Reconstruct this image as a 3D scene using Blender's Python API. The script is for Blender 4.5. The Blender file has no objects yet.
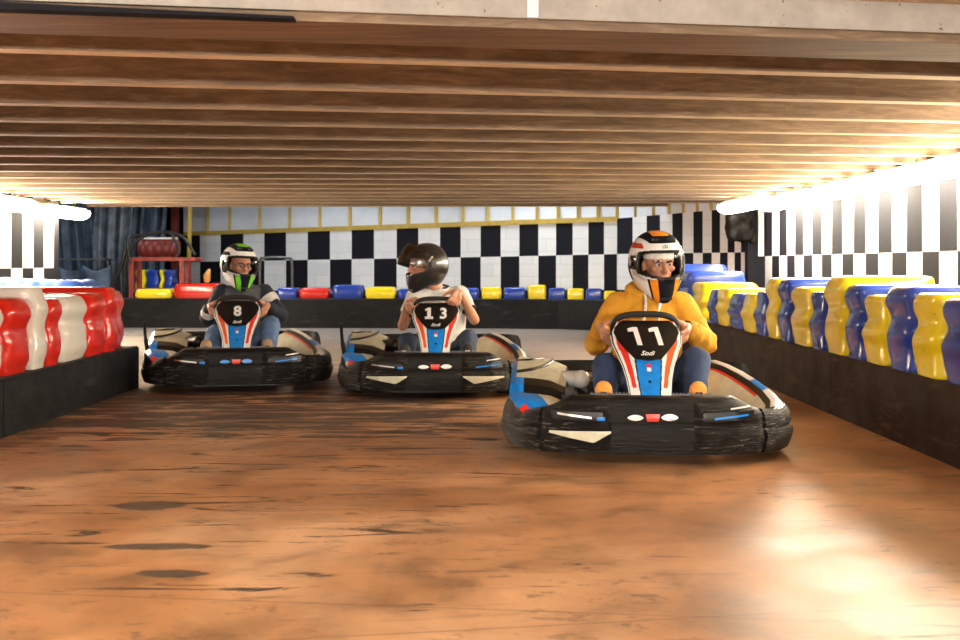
import bpy, bmesh, math, random
from mathutils import Vector, Matrix, noise
import numpy as np
random.seed(7)
scene = bpy.context.scene
COL = scene.collection
F = 1200.0; HZ = 264.0
R = math.radians

# ------------------------------------------------------------------ materials
class NT:
    def __init__(s, name):
        s.m = bpy.data.materials.new(name); s.m.use_nodes = True
        s.t = s.m.node_tree; s.t.nodes.clear()
        s.out = s.n('ShaderNodeOutputMaterial')
    def n(s, typ, **kw):
        nd = s.t.nodes.new(typ)
        for k, v in kw.items():
            if k.startswith('_'): setattr(nd, k[1:], v)
            else:
                key = k.replace('__', ' ')
                nd.inputs[int(key[1:]) if key[0] == 'i' and key[1:].isdigit() else key].default_value = v
        return nd
    def l(s, a, ao, b, bi): s.t.links.new(a.outputs[ao], b.inputs[bi])
    def coord(s, scale=(1,1,1), kind='Object', loc=(0,0,0), rot=(0,0,0)):
        c = s.n('ShaderNodeTexCoord'); m = s.n('ShaderNodeMapping')
        m.inputs['Scale'].default_value = scale; m.inputs['Location'].default_value = loc
        m.inputs['Rotation'].default_value = rot
        s.l(c, kind, m, 'Vector'); return m
    def noise(s, co, scale, detail=4, rough=.55, dist=0):
        n = s.n('ShaderNodeTexNoise', Scale=scale, Detail=detail, Roughness=rough, Distortion=dist)
        s.l(co, 'Vector', n, 'Vector'); return n
    def ramp(s, src, so, stops):
        r = s.n('ShaderNodeValToRGB'); e = r.color_ramp.elements
        while len(e) < len(stops): e.new(.5)
        for el, (p, c) in zip(e, stops):
            el.position = p; el.color = (c, c, c, 1) if not hasattr(c, '__len__') else (*c[:3], 1)
        s.l(src, so, r, 'Fac'); return r
    def mix(s, fac, a, b, blend='MIX'):
        m = s.n('ShaderNodeMix', _data_type='RGBA', _blend_type=blend)
        for idx, v in ((0, fac), (6, a), (7, b)):
            if isinstance(v, tuple) and len(v) == 2 and hasattr(v[0], 'outputs'): s.t.links.new(v[0].outputs[v[1]], m.inputs[idx])
            elif idx == 0: m.inputs[0].default_value = v
            else: m.inputs[idx].default_value = (*v[:3], 1)
        return (m, 2)
    def math(s, op, a, b=0.0, clamp=False):
        m = s.n('ShaderNodeMath', _operation=op, _use_clamp=clamp)
        for i, v in enumerate((a, b)):
            if isinstance(v, tuple): s.t.links.new(v[0].outputs[v[1]], m.inputs[i])
            else: m.inputs[i].default_value = v
        return (m, 0)
    def bsdf(s, color, rough=.5, metal=0, bump=None, bstr=.3, bdist=.01, spec=.5, coat=0):
        b = s.n('ShaderNodeBsdfPrincipled'); b.inputs['Metallic'].default_value = metal
        b.inputs['Specular IOR Level'].default_value = spec; b.inputs['Coat Weight'].default_value = coat
        if isinstance(color, tuple) and hasattr(color[0], 'outputs'): s.t.links.new(color[0].outputs[color[1]], b.inputs['Base Color'])
        else: b.inputs['Base Color'].default_value = (*color[:3], 1)
        if isinstance(rough, tuple): s.t.links.new(rough[0].outputs[rough[1]], b.inputs['Roughness'])
        else: b.inputs['Roughness'].default_value = rough
        if bump:
            bp = s.n('ShaderNodeBump', Strength=bstr, Distance=bdist)
            s.t.links.new(bump[0].outputs[bump[1]], bp.inputs['Height']); s.l(bp, 'Normal', b, 'Normal')
        s.l(b, 'BSDF', s.out, 'Surface'); return b

def simple(name, c, rough=.5, metal=0, var=.12, nscale=30, bump=0, coat=0, spec=.5):
    """a plain surface with faint procedural variation"""
    t = NT(name); co = t.coord(); n = t.noise(co, nscale, 4)
    d = tuple(max(0, x*(1-var)) for x in c); l = tuple(min(1, x*(1+var)) for x in c)
    r = t.ramp(n, 'Fac', [(.35, d), (.65, l)])
    t.bsdf((r, 0), rough, metal, bump=(n, 0) if bump else None, bstr=bump, bdist=.01, coat=coat, spec=spec)
    return t.m

def plastic(name, c, dirt=(.03,.025,.02), amt=.62):  # moulded plastic with grime
    t = NT(name); co = t.coord(); n1 = t.noise(co, 5, 6, .65); n2 = t.noise(co, 26, 5, .7)
    r1 = t.ramp(n1, 'Fac', [(amt, 0), (amt+.14, .7)]); r2 = t.ramp(n2, 'Fac', [(.64, 0), (.70, .8)])
    a = t.mix((r1, 0), c, tuple(x*.55+y*.3 for x, y in zip(c, dirt)))
    b = t.mix((r2, 0), a, dirt)
    t.bsdf(b, .24, bump=(n1, 0), bstr=.25, bdist=.02, coat=.3); return t.m

def scuffed(name, base, light, sx=(1,1,14), amt=.6, rough=.42, bst=.5, sc=6, spec=.5):
    """black rubbery plastic with long pale scratches"""
    t = NT(name); co = t.coord(sx); n = t.noise(co, sc, 8, .72, .6); co2 = t.coord((1,1,1)); n2 = t.noise(co2, 3.5, 4, .6)
    r = t.ramp(n, 'Fac', [(amt, 0), (amt+.08, 1)]); r2 = t.ramp(n2, 'Fac', [(.42, 0.05), (.62, 1)])
    k = t.math('MULTIPLY', (r, 0), (r2, 0))
    c = t.mix(k, base, light)
    rr = t.ramp(n2, 'Fac', [(.3, rough-.1), (.7, rough+.15)])
    t.bsdf(c, (rr, 0), bump=(n, 0), bstr=bst, bdist=.02, spec=spec); return t.m

M = {}
def mk():
    M['black'] = simple('black_plastic', (.004,.004,.004), .38)
    M['rubber'] = simple('black_rubber', (.018,.017,.016), .8, nscale=60, bump=.3)
    M['bumper'] = scuffed('scuffed_black_plastic', (.005,.0045,.004), (.18,.16,.13), (1.2,1.2,11), .60, .42, .5, 6, .3)
    M['bumper2'] = scuffed('worn_black_wrap', (.006,.005,.004), (.32,.29,.24), (1.5,1.5,13), .555, .38, .9, 7, .3)
    M['cream'] = simple('cream_plastic', (.62,.60,.45), .35, var=.1, nscale=18, coat=.2)
    M['white'] = simple('white_gloss', (.82,.82,.80), .25, var=.05, coat=.4)
    M['blue'] = simple('blue_gloss', (.004,.22,.72), .3, var=.12, coat=.4)
    M['red'] = simple('red_gloss', (.72,.035,.02), .3, var=.08, coat=.4)
    M['orange_red'] = simple('orange_red_gloss', (.85,.12,.035), .3, var=.08)
    M['steel'] = simple('brushed_steel', (.55,.53,.5), .32, 1.0)
    M['darksteel'] = simple('dark_steel', (.09,.09,.09), .4, .8)
    M['seat'] = simple('black_seat_shell', (.02,.02,.02), .5)
    M['skin'] = simple('skin', (.52,.25,.145), .5, var=.1, nscale=40)
    M['skin2'] = simple('warm_skin', (.52,.24,.14), .5, var=.1, nscale=40)
    M['eyewhite'] = simple('eye_white', (.8,.78,.74), .2, var=.02)
    M['iris'] = simple('dark_iris', (.05,.025,.012), .15)
    M['hair'] = simple('dark_hair', (.035,.02,.013), .6, nscale=200)
    M['lips'] = simple('lips', (.45,.14,.11), .4)
    M['teeth'] = simple('teeth', (.8,.78,.72), .3, var=.02)
    M['hoodie'] = simple('mustard_fleece', (.66,.31,.022), .9, var=.12, nscale=9, bump=.25)
    M['drawstring'] = simple('white_cord', (.85,.82,.75), .8)
    M['jeans'] = simple('blue_denim', (.022,.042,.10), .85, var=.35, nscale=7, bump=.3)
    M['jeans_light'] = simple('faded_denim', (.085,.15,.28), .85, var=.35, nscale=7, bump=.3)
    M['jeans_dark'] = simple('dark_denim', (.03,.042,.075), .85, var=.35, nscale=7, bump=.3)
    M['suede'] = simple('orange_suede', (.80,.33,.06), .85, nscale=60)
    M['tan'] = simple('tan_suede', (.36,.25,.14), .85, nscale=60)
    M['black_canvas'] = simple('black_canvas', (.02,.02,.022), .8)
    M['sole'] = simple('white_sole', (.7,.68,.62), .6)
    M['tee'] = simple('white_cotton', (.72,.70,.66), .9, var=.06, nscale=8, bump=.25)
    M['grey_knit'] = simple('charcoal_knit', (.085,.088,.095), .9, var=.15, nscale=60, bump=.3)
    M['navy'] = simple('navy_fabric', (.012,.015,.03), .85)
    M['carbon'] = simple('satin_black_shell', (.016,.016,.015), .28, coat=.5)
    M['green'] = simple('lime_green_gloss', (.18,.72,.02), .25, coat=.5)
    M['orange'] = simple('orange_gloss', (.95,.30,.01), .25, coat=.5)
    M['helmet_red'] = simple('dark_red_gloss', (.5,.05,.02), .25, coat=.5)
    M['p_yellow'] = plastic('yellow_plastic', (.86,.66,.015))
    M['p_blue'] = plastic('blue_plastic', (.014,.048,.33))
    M['p_red'] = plastic('red_plastic', (.62,.020,.010), amt=.68)
    M['p_white'] = plastic('white_plastic', (.74,.70,.62), (.22,.18,.13), amt=.66)
    M['kerb_r'] = scuffed('brown_black_rubber_board', (.026,.015,.010), (.085,.055,.038), (1,.6,3), .54, .65, .3, 4, .2)
    M['kerb_l'] = scuffed('black_rubber_board', (.006,.006,.007), (.03,.03,.035), (1,.6,3), .56, .6, .3, 4, .2)
    M['kerb_top'] = simple('worn_grey_rubber', (.03,.03,.032), .8, var=.4, nscale=5)
    M['paint_black'] = simple('black_wall_paint', (.007,.007,.011), .8, spec=.15)
    M['panel_white'] = simple('white_panel', (.58,.61,.66), .6, var=.06, nscale=3)
    M['yellow_wood'] = simple('yellow_batten', (.40,.27,.04), .6, nscale=12)
    M['maroon'] = simple('maroon_paint', (.16,.02,.015), .45)
    M['red_paint'] = simple('red_frame_paint', (.30,.03,.018), .45, nscale=10, var=.3)
    M['hose'] = simple('black_hose', (.012,.012,.012), .4)
    M['tarp'] = simple('slate_blue_tarpaulin', (.055,.080,.115), .55, var=.5, nscale=4, bump=.4)
    M['tarp2'] = simple('grey_tarpaulin', (.11,.13,.155), .55, var=.5, nscale=4, bump=.4)
    M['bluetarp'] = simple('bright_blue_tarpaulin', (.02,.09,.42), .45, var=.3, nscale=5)
    M['dirty'] = simple('sooty_metal', (.010,.009,.008), .9, var=.8, nscale=9, bump=.6, spec=.1)
    M['lampbody'] = simple('lamp_housing', (.45,.42,.36), .5)
    M['conduit'] = simple('dirty_conduit', (.10,.075,.05), .6, var=.5, nscale=10)
    M['darkwall'] = simple('dark_grey_plaster', (.05,.05,.055), .85, var=.25, nscale=4)
    M['greywall'] = simple('grey_plaster', (.30,.28,.25), .85, var=.15, nscale=3)
    M['plate'] = simple('orange_foam', (.65,.36,.10), .8)
    # painted masonry white with faint block joints
    for nm, sw in (('block_white', (0,2,1)), ('block_white_side', (1,2,0))):
        t = NT(nm); c = t.n('ShaderNodeTexCoord'); sp = t.n('ShaderNodeSeparateXYZ'); cb = t.n('ShaderNodeCombineXYZ')
        t.l(c, 'Object', sp, 0); t.l(sp, sw[0], cb, 0); t.l(sp, sw[1], cb, 1)
        br = t.n('ShaderNodeTexBrick', Scale=1.0); br.inputs['Brick Width'].default_value = .42; br.inputs['Row Height'].default_value = .2
        br.inputs['Mortar Size'].default_value = .004; br.inputs['Color1'].default_value = (.70,.70,.70,1); br.inputs['Color2'].default_value = (.63,.64,.65,1)
        br.inputs['Mortar'].default_value = (.5,.5,.52,1); t.l(cb, 0, br, 'Vector')
        t.bsdf((br, 0), .6); M[nm] = t.m
    # joist timber: grain along X
    t = NT('joist_timber'); co = t.coord((.35,5,7)); n = t.noise(co, 5, 7, .65, .8); co2 = t.coord((1,1,1)); n2 = t.noise(co2, 1.3, 3)
    r = t.ramp(n, 'Fac', [(.25, (.10,.058,.030)), (.5, (.20,.130,.074)), (.75, (.35,.245,.15))])
    r2 = t.ramp(n2, 'Fac', [(.3, .72), (.7, 1.0)])
    c = t.mix(1.0, (r, 0), (r2, 0), 'MULTIPLY'); t.bsdf(c, .62, bump=(n, 0), bstr=.25); M['timber'] = t.m
    t = NT('lit_underside_timber'); co = t.coord((.3,6,6)); n = t.noise(co, 5, 6, .6, .5)
    r = t.ramp(n, 'Fac', [(.3, (.78,.62,.43)), (.7, (.94,.84,.66))]); t.bsdf((r, 0), .55); M['timber_lit'] = t.m  # joist undersides: paler tone stands in for lamp and floor light
    t = NT('deck_board'); co = t.coord((.35,3,3)); n = t.noise(co, 4, 6, .6, .5)
    r = t.ramp(n, 'Fac', [(.3, (.46,.34,.21)), (.7, (.68,.54,.36))]); t.bsdf((r, 0), .7); M['deck'] = t.m
    # concrete beam
    t = NT('concrete'); co = t.coord(); n = t.noise(co, 7, 7, .65); n2 = t.noise(co, 38, 3, .5)
    r = t.ramp(n, 'Fac', [(.3, (.24,.215,.19)), (.7, (.36,.335,.30))]); h = t.ramp(n2, 'Fac', [(.26, (.06,.05,.04)), (.30, (1,1,1))])
    c = t.mix(1.0, (r, 0), (h, 0), 'MULTIPLY'); t.bsdf(c, .75, bump=(n, 0), bstr=.3); M['concrete'] = t.m
    # lamps
    def lamp(nm, col, st):
        t = NT(nm); e = t.n('ShaderNodeEmission', Strength=st); e.inputs[0].default_value = (*col, 1); t.l(e, 0, t.out, 0); M[nm] = t.m
    lamp('tube_warm', (1, .86, .66), 92); lamp('tube_dim', (1, .90, .74), 22); lamp('tube_side', (1, .90, .74), 190); lamp('tube_left', (1, .85, .62), 110); lamp('tube_cool', (.76, .88, 1), 34); lamp('tube_front', (1, .90, .76), 12)  # front, side and cool emitters belong to added, unseen lamps
    # visors
    def visor(nm, tint, k):
        t = NT(nm); tr = t.n('ShaderNodeBsdfTransparent'); tr.inputs[0].default_value = (*tint, 1)
        g = t.n('ShaderNodeBsdfGlossy', Roughness=.12); fr = t.n('ShaderNodeFresnel', IOR=k); mx = t.n('ShaderNodeMixShader')
        t.l(fr, 0, mx, 0); t.l(tr, 0, mx, 1); t.l(g, 0, mx, 2); t.l(mx, 0, t.out, 0); M[nm] = t.m
    visor('visor_clear', (.95,.95,.95), 1.12); visor('visor_smoke', (.80,.80,.80), 1.9)
    # floor
    t = NT('track_floor'); co = t.coord()
    big = t.noise(co, .45, 5, .6, .4); med = t.noise(co, 2.2, 7, .65, .5); fine = t.noise(co, 14, 6, .7)
    base = t.ramp(big, 'Fac', [(.32, (.23,.092,.034)), (.48, (.42,.195,.080)), (.68, (.66,.40,.23))])
    wear = t.ramp(med, 'Fac', [(.30, .45), (.48, .92), (.70, 1.25)])
    c = t.mix(1.0, (base, 0), (wear, 0), 'MULTIPLY')
    sp = t.n('ShaderNodeSeparateXYZ'); t.l(co, 0, sp, 0)
    # rubber streaks, long across the track
    cs = t.coord((.8, 4.2, 1), rot=(0,0,R(-8))); st = t.noise(cs, 1.7, 9, .74, .9)
    # zone where the dark streaks are denser
    def sm(v, a, b):
        m = t.n('ShaderNodeMapRange', _interpolation_type='SMOOTHSTEP'); m.inputs['From Min'].default_value = a; m.inputs['From Max'].default_value = b
        t.t.links.new(v[0].outputs[v[1]], m.inputs[0]); return (m, 0)
    zy = t.math('MULTIPLY', sm((sp,1), 6.3, 7.6), sm((sp,0), .8, -.6))
    zone = t.math('MULTIPLY', zy, .12)
    zone2 = t.math('MULTIPLY', t.math('MULTIPLY', sm((sp,1), 3.6, 4.8), sm((sp,0), .9, -.6)), .045)
    stz = t.math('ADD', t.math('ADD', (st, 0), zone), zone2)
    sr = t.ramp(stz[0], 0, [(.60, 0), (.66, .94)])
    c = t.mix((sr, 0), c, (.028,.020,.018))
    cs3 = t.coord((1.0, 1.8, 1), rot=(0,0,R(-20))); sp1 = t.noise(cs3, 5.5, 8, .78, .4); lowm = t.noise(co, .8, 3, .5)
    s3 = t.ramp(sp1, 'Fac', [(.55, 0), (.61, .75)]); l3 = t.ramp(lowm, 'Fac', [(.42, 0), (.56, 1)])
    c = t.mix(t.math('MULTIPLY', (s3,0), (l3,0)), c, (.10,.055,.035))
    cs2 = t.coord((.8, 7, 1), rot=(0,0,R(14))); st2 = t.noise(cs2, 1.6, 6, .7, .5); sr2 = t.ramp(st2, 'Fac', [(.60, 0), (.70, .6)])
    c = t.mix((sr2, 0), c, (.05,.03,.022))
    # dark beyond the karts, greyer
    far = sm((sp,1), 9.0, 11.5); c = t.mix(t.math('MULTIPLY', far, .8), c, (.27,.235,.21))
    # oval tar patches
    wob = t.noise(co, 9, 5, .6)
    for (px, py, rx, ry) in ((-1.36,4.97,.15,.10), (-1.13,4.25,.19,.055), (-1.0,3.88,.12,.05)):
        dx = t.math('DIVIDE', t.math('SUBTRACT', (sp,0), px), rx); dy = t.math('DIVIDE', t.math('SUBTRACT', (sp,1), py), ry)
        rr = t.math('ADD', t.math('MULTIPLY', dx, dx), t.math('MULTIPLY', dy, dy))
        rr = t.math('ADD', rr, t.math('MULTIPLY', t.math('SUBTRACT', (wob,0), .5), 2.2))
        k = sm(rr, 1.15, .75); c = t.mix(t.math('MULTIPLY', k, .85), c, (.055,.048,.04))
    # expansion joints
    for (x0, y0, ang) in ((1.5, 3.55, R(10)), (-1.0, 3.6, R(-7))):
        dd = t.math('ADD', t.math('MULTIPLY', t.math('SUBTRACT', (sp,0), x0), -math.sin(ang)), t.math('MULTIPLY', t.math('SUBTRACT', (sp,1), y0), math.cos(ang)))
        k = sm(t.math('ABSOLUTE', dd), .006, .002); c = t.mix(t.math('MULTIPLY', k, .55), c, (.06,.035,.02))
    rg = t.ramp(med, 'Fac', [(.3, .33), (.7, .50)])
    rg2 = t.math('ADD', (rg,0), t.math('MULTIPLY', (sr,0), .12))
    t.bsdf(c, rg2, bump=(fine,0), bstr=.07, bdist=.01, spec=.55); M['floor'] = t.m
mk()

# ------------------------------------------------------------------ mesh builder
class MB:
    def __init__(s): s.v = []; s.f = []; s.mi = []
    def add(s, vs, fs, mi=0):
        o = len(s.v); s.v += [tuple(v) for v in vs]; s.f += [tuple(i+o for i in f) for f in fs]
        s.mi += ([mi]*len(fs) if isinstance(mi, int) else list(mi)); return s
    def box(s, a, b, mi=0, bev=0):
        x0,y0,z0 = a; x1,y1,z1 = b
        if bev:
            bm = bmesh.new(); bmesh.ops.create_cube(bm, size=1)
            for v in bm.verts: v.co = Vector(((x0+x1)/2+v.co.x*(x1-x0), (y0+y1)/2+v.co.y*(y1-y0), (z0+z1)/2+v.co.z*(z1-z0)))
            bmesh.ops.bevel(bm, geom=bm.edges[:], offset=bev, segments=2, affect='EDGES')
            bm.verts.index_update(); s.add([v.co[:] for v in bm.verts], [[v.index for v in f.verts] for f in bm.faces], mi); bm.free(); return s
        vs = [(x,y,z) for z in (z0,z1) for y in (y0,y1) for x in (x0,x1)]
        return s.add(vs, [(0,2,3,1),(4,5,7,6),(0,1,5,4),(2,6,7,3),(0,4,6,2),(1,3,7,5)], mi)
    def rings(s, rings, mi=0, closed=True, cap=True):
        n = len(rings[0]); vs = [p for r in rings for p in r]; fs = []; m = []
        for i in range(len(rings)-1):
            for j in range(n if closed else n-1):
                k = (j+1) % n; fs.append((i*n+j, i*n+k, (i+1)*n+k, (i+1)*n+j))
                m.append(mi if isinstance(mi, int) else mi(i, j))
        if cap and closed:
            fs.append(tuple(range(n-1, -1, -1))); fs.append(tuple((len(rings)-1)*n+j for j in range(n)))
            m += [mi if isinstance(mi, int) else mi(0, 0)]*2
        return s.add(vs, fs, m)
    def tube(s, pts, r, mi=0, n=10):
        pts = [Vector(p) for p in pts]; rs = r if hasattr(r, '__len__') else [r]*len(pts); rings = []; up = None
        for i, p in enumerate(pts):
            d = (pts[min(i+1, len(pts)-1)]-pts[max(i-1, 0)]).normalized()
            if up is None:
                up = Vector((0,0,1)) if abs(d.z) < .9 else Vector((1,0,0))
            u = (up - d*up.dot(d)).normalized(); w = d.cross(u); up = u
            rings.append([p + (u*math.cos(a)+w*math.sin(a))*rs[i] for a in [2*math.pi*k/n for k in range(n)]])
        return s.rings(rings, mi)
    def ball(s, c, r, mi=0, nu=14, nv=9):
        c = Vector(c); r = Vector(r) if hasattr(r, '__len__') else Vector((r,r,r)); rings = []
        for i in range(1, nv):
            e = -math.pi/2+math.pi*i/nv
            rings.append([(c.x+r.x*math.cos(e)*math.cos(a), c.y+r.y*math.cos(e)*math.sin(a), c.z+r.z*math.sin(e)) for a in [2*math.pi*k/nu for k in range(nu)]])
        vs = [p for q in rings for p in q]; fs = []
        for i in range(nv-2):
            for j in range(nu):
                k = (j+1) % nu; fs.append((i*nu+j, i*nu+k, (i+1)*nu+k, (i+1)*nu+j))
        b = len(vs); vs += [(c.x,c.y,c.z-r.z), (c.x,c.y,c.z+r.z)]
        for j in range(nu):
            k = (j+1) % nu; fs.append((b, k, j)); fs.append((b+1, (nv-2)*nu+j, (nv-2)*nu+k))
        return s.add(vs, fs, mi)
    def cap(s, a, b, ra, rb, mi=0, n=12):
        """closed tapered limb piece"""
        a = Vector(a); b = Vector(b); s.ball(a, ra, mi, n, 8); s.ball(b, rb, mi, n, 8); s.tube([a, b], [ra, rb], mi, n); return s
    def chain(s, pts, rs, mi=0, n=12):
        for i in range(len(pts)-1): s.cap(pts[i], pts[i+1], rs[i], rs[i+1], mi, n)
        return s
    def cyl(s, c, axis, r, h, mi=0, n=24, r2=None):
        c = Vector(c); a = Vector(axis).normalized(); return s.tube([c-a*h/2, c+a*h/2], [r, r if r2 is None else r2], mi, n)
    def grid(s, fn, nu, nv, mi=0):
        vs = [fn(i/nu, j/nv) for j in range(nv+1) for i in range(nu+1)]; fs = []; m = []
        for j in range(nv):
            for i in range(nu):
                q = mi if isinstance(mi, int) else mi((i+.5)/nu, (j+.5)/nv)
                if q is None: continue
                a = j*(nu+1)+i; fs.append((a, a+1, a+nu+2, a+nu+1)); m.append(q)
        return s.add(vs, fs, m)
    def shift(s, d): s.v = [(a+d[0], b+d[1], c+d[2]) for a, b, c in s.v]; return s
    def xf(s, mtx): s.v = [tuple(mtx @ Vector(p)) for p in s.v]; return s
    def mesh(s, name, mats):
        me = bpy.data.meshes.new(name); me.from_pydata(s.v, [], s.f)
        for m in mats: me.materials.append(M[m] if isinstance(m, str) else m)
        me.polygons.foreach_set('material_index', s.mi); me.validate(); return me
    def build(s, name, mats, parent=None, smooth=True, ang=40, fixn=True):
        if isinstance(mats, str): mats = [mats]
        me = s.mesh(name, mats)
        if fixn:
            bm = bmesh.new(); bm.from_mesh(me); bmesh.ops.recalc_face_normals(bm, faces=bm.faces[:]); bm.to_mesh(me); bm.free()
        return link(name, me, parent, smooth, ang)

def link(name, me, parent=None, smooth=True, ang=40):
    o = bpy.data.objects.new(name, me); COL.objects.link(o)
    if parent: o.parent = parent
    if smooth:
        me.polygons.foreach_set('use_smooth', [True]*len(me.polygons))
        if ang: me.set_sharp_from_angle(angle=R(ang))
    return o
def tag(o, label=None, cat=None, group=None, kind=None):
    for k, v in (('label', label), ('category', cat), ('group', group), ('kind', kind)):
        if v: o[k] = v
    return o
def empty(name, loc, rz=0):
    o = bpy.data.objects.new(name, None); COL.objects.link(o); o.location = loc; o.rotation_euler = (0,0,rz); o.empty_display_size = .1; return o
def struct(o): o['kind'] = 'structure'; return o
def lerp(a, b, t): return a+(b-a)*t
def interp(x, xs, ys):
    return float(np.interp(x, xs, ys))
def sstep(a, b, x):
    t = max(0, min(1, (x-a)/(b-a))); return t*t*(3-2*t)

# ------------------------------------------------------------------ setting
XL, XR = -5.56, 3.64          # side walls of the low passage
ZC = 1.82                     # underside of the joists
YE = 17.2                     # far end of the low ceiling
struct(MB().box((-11,-7,-.1),(8,27,0)).build('floor', 'floor', smooth=False))
# deck above joists
def jslope(y): return max(0, .19*(1-(y-4.2)/11.0))
cdeck = MB()
cdeck.box((XL-.1, 4.3, ZC+.135), (XR+.1, YE, ZC+.3))
struct(cdeck.build('ceiling', 'deck', smooth=False))
ys = [4.94, 5.76, 6.53, 7.27]
while ys[-1] < YE-.8: ys.append(ys[-1]+.735)
ys[-1] = YE-.03
for k, y in enumerate(ys):
    sl = jslope(y); m = MB(); w = .05
    ya, yb = y+sl*XL, y+sl*XR
    vs = []
    for (x, yy) in ((XL-.05, ya), (XR+.05, yb)):
        vs += [(x,yy-w,ZC),(x,yy+w,ZC),(x,yy+w,ZC+.14),(x,yy-w,ZC+.14)]
    m.add(vs, [(0,4,5,1),(1,5,6,2),(2,6,7,3),(3,7,4,0),(0,1,2,3),(7,6,5,4)], [1,0,0,0,0,0])
    struct(m.build('trim_%d' % (k+1), ['timber', 'timber_lit'], smooth=False))
# near concrete beam with timber plate under it
nb = len(ys)
def slab(x0, x1, y0, y1, z0, z1, sl=.17, mi=0):
    m = MB(); vs = [(x, y+sl*x, z) for z in (z0,z1) for y in (y0,y1) for x in (x0,x1)]
    return m.add(vs, [(0,2,3,1),(4,5,7,6),(0,1,5,4),(2,6,7,3),(0,4,6,2),(1,3,7,5)], mi)
b = slab(XL-.05, .165, 4.12, 4.45, ZC+.03, 3.3); struct(b.build('trim_%d' % (nb+1), 'concrete', smooth=False))
b = slab(.20, XR+.05, 4.12, 4.45, ZC+.03, 3.3); struct(b.build('trim_%d' % (nb+2), 'concrete', smooth=False))
b = slab(.163, .202, 4.105, 4.40, ZC+.03, 3.3); struct(b.build('trim_%d' % (nb+3), 'panel_white', smooth=False))
b = slab(XL-.05, XR+.05, 4.15, 4.55, ZC, ZC+.03); struct(b.build('trim_%d' % (nb+4), 'timber', smooth=False))

b = slab(XL-.05, -.62, 4.09, 4.16, ZC-.005, ZC+.075); b.v = [(x, y, z if not (x > -1 and z > ZC+.02) else ZC+.004) for x, y, z in b.v]; struct(b.build('trim_%d' % (nb+9), 'paint_black', smooth=False))  # dark strip standing in for the shaded gap under the beam
# checkered side walls
def side_wall(name, X, thick, y_end, y0, zm, zt, par, dark=()):
    m = MB(); w = .363 if X > 0 else .355; zb = zm-(zt-zm)
    vs = []; fs = []; mi = []
    edges = []
    y = y_end
    while y > y0: edges.append(y); y -= w
    edges.append(y0)
    sg = 1 if thick > 0 else -1
    for i in range(len(edges)-1):
        a, b2 = edges[i], edges[i+1]
        for r, (z0, z1) in enumerate(((0, zb), (zb, zm), (zm, zt), (zt, 3.3))):
            if r == 0: q = 0
            elif r == 3: q = 0 if (i+par) % 2 else 1
            else: q = (i+par+r) % 2
            o = len(vs); vs += [(X,a,z0),(X,b2,z0),(X,b2,z1),(X,a,z1)]; fs.append((o,o+1,o+2,o+3)); mi.append(q)
    m.add(vs, fs, mi)
    m.box((X+.004*sg, y0, 0), (X+thick, y_end, 3.3), 0)
    return struct(m.build(name, ['paint_black', 'block_white_side'], smooth=False, fixn=False))
side_wall('wall_right', XR, .25, 15.32, -6.8, 1.10, 1.66, 0)
side_wall('wall_left', XL, -.25, 15.65, -6.8, .95, 1.62, 1)

# checkered far wall, in plan a long slant then an angled return
def wallpt(px):
    if px <= 617:
        # straight line in plan from (-5.8,23.3) to (2.08,18.2)
        A = Vector((-5.8, 23.3)); B = Vector((2.09, 18.3))
    else:
        A = Vector((2.09, 18.3)); B = Vector((3.60, 15.42))
    k = (px-480)/F; d = B-A   # A.x+t d.x = k (A.y + t d.y)
    t = (k*A.y-A.x)/(d.x-k*d.y); return A+d*t
def zt_at(px):
    P = wallpt(px); y = interp(px, [180,200,500,617,727,770], [233.6,233,223,218.5,209,205]); return 1+(HZ-y)*P.y/F
def zm_at(px):
    P = wallpt(px); y = interp(px, [180,200,500,620,727,770], [262.3,261.7,256.7,254,252.6,252]); return 1+(HZ-y)*P.y/F
b1 = [180+v/3 for v in (60,122,190,253,318,383,450,515,582,650,715,780,842)]+[460+v/3 for v in (62,122,178,235,288,338,385,432,471,518,560,600,637,668,700,728,755,780,803,824,843,860,876)]
b1 = [183.5] + b1 + [757]
m = MB(); vs = []; fs = []; mi = []
for i in range(len(b1)-1):
    a, c = b1[i], b1[i+1]; pa, pc = wallpt(a), wallpt(c)
    za = [0, 2*zm_at(a)-zt_at(a), zm_at(a), zt_at(a), 3.3]; zc = [0, 2*zm_at(c)-zt_at(c), zm_at(c), zt_at(c), 3.3]
    for r in range(4):
        q = 0 if r == 0 else (2 if r == 3 else ((i+r) % 2))
        o = len(vs); vs += [(pa.x,pa.y,za[r]),(pc.x,pc.y,zc[r]),(pc.x,pc.y,zc[r+1]),(pa.x,pa.y,za[r+1])]; fs.append((o,o+1,o+2,o+3)); mi.append(q)
m.add(vs, fs, mi)
A, B, Cc = wallpt(183.5), wallpt(617), wallpt(757)
m.rings([[(p.x,p.y+.02,0),(p.x,p.y+.2,0),(p.x,p.y+.2,3.3),(p.x,p.y+.02,3.3)] for p in (A,B,Cc)], 0)
struct(m.build('wall_back', ['paint_black', 'block_white', 'panel_white'], smooth=False, fixn=False))
# yellow battens framing the top row of white panels
nt = nb+5
m = MB()
def bat(px, w=.05, z1=2.5):
    P = wallpt(px); z0 = zt_at(px); m.box((P.x-w/2, P.y-.045, z0), (P.x+w/2, P.y+.0, z1))
for px in [208,230,260,290,320,350,380,408,436,463,488,513,537,558,578,598,617]: bat(px)
for px in [635,653,669,683,697,711,722]: bat(px, .035)
P, Q = wallpt(184), wallpt(617); z0, z1 = zt_at(184), zt_at(617)
m.rings([[(p.x,p.y-.05,z-.045),(p.x,p.y,z-.045),(p.x,p.y,z+.03),(p.x,p.y-.05,z+.03)] for p, z in ((P,z0),(Q,z1))])
struct(m.build('trim_%d' % nt, 'yellow_wood', smooth=False))
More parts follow.
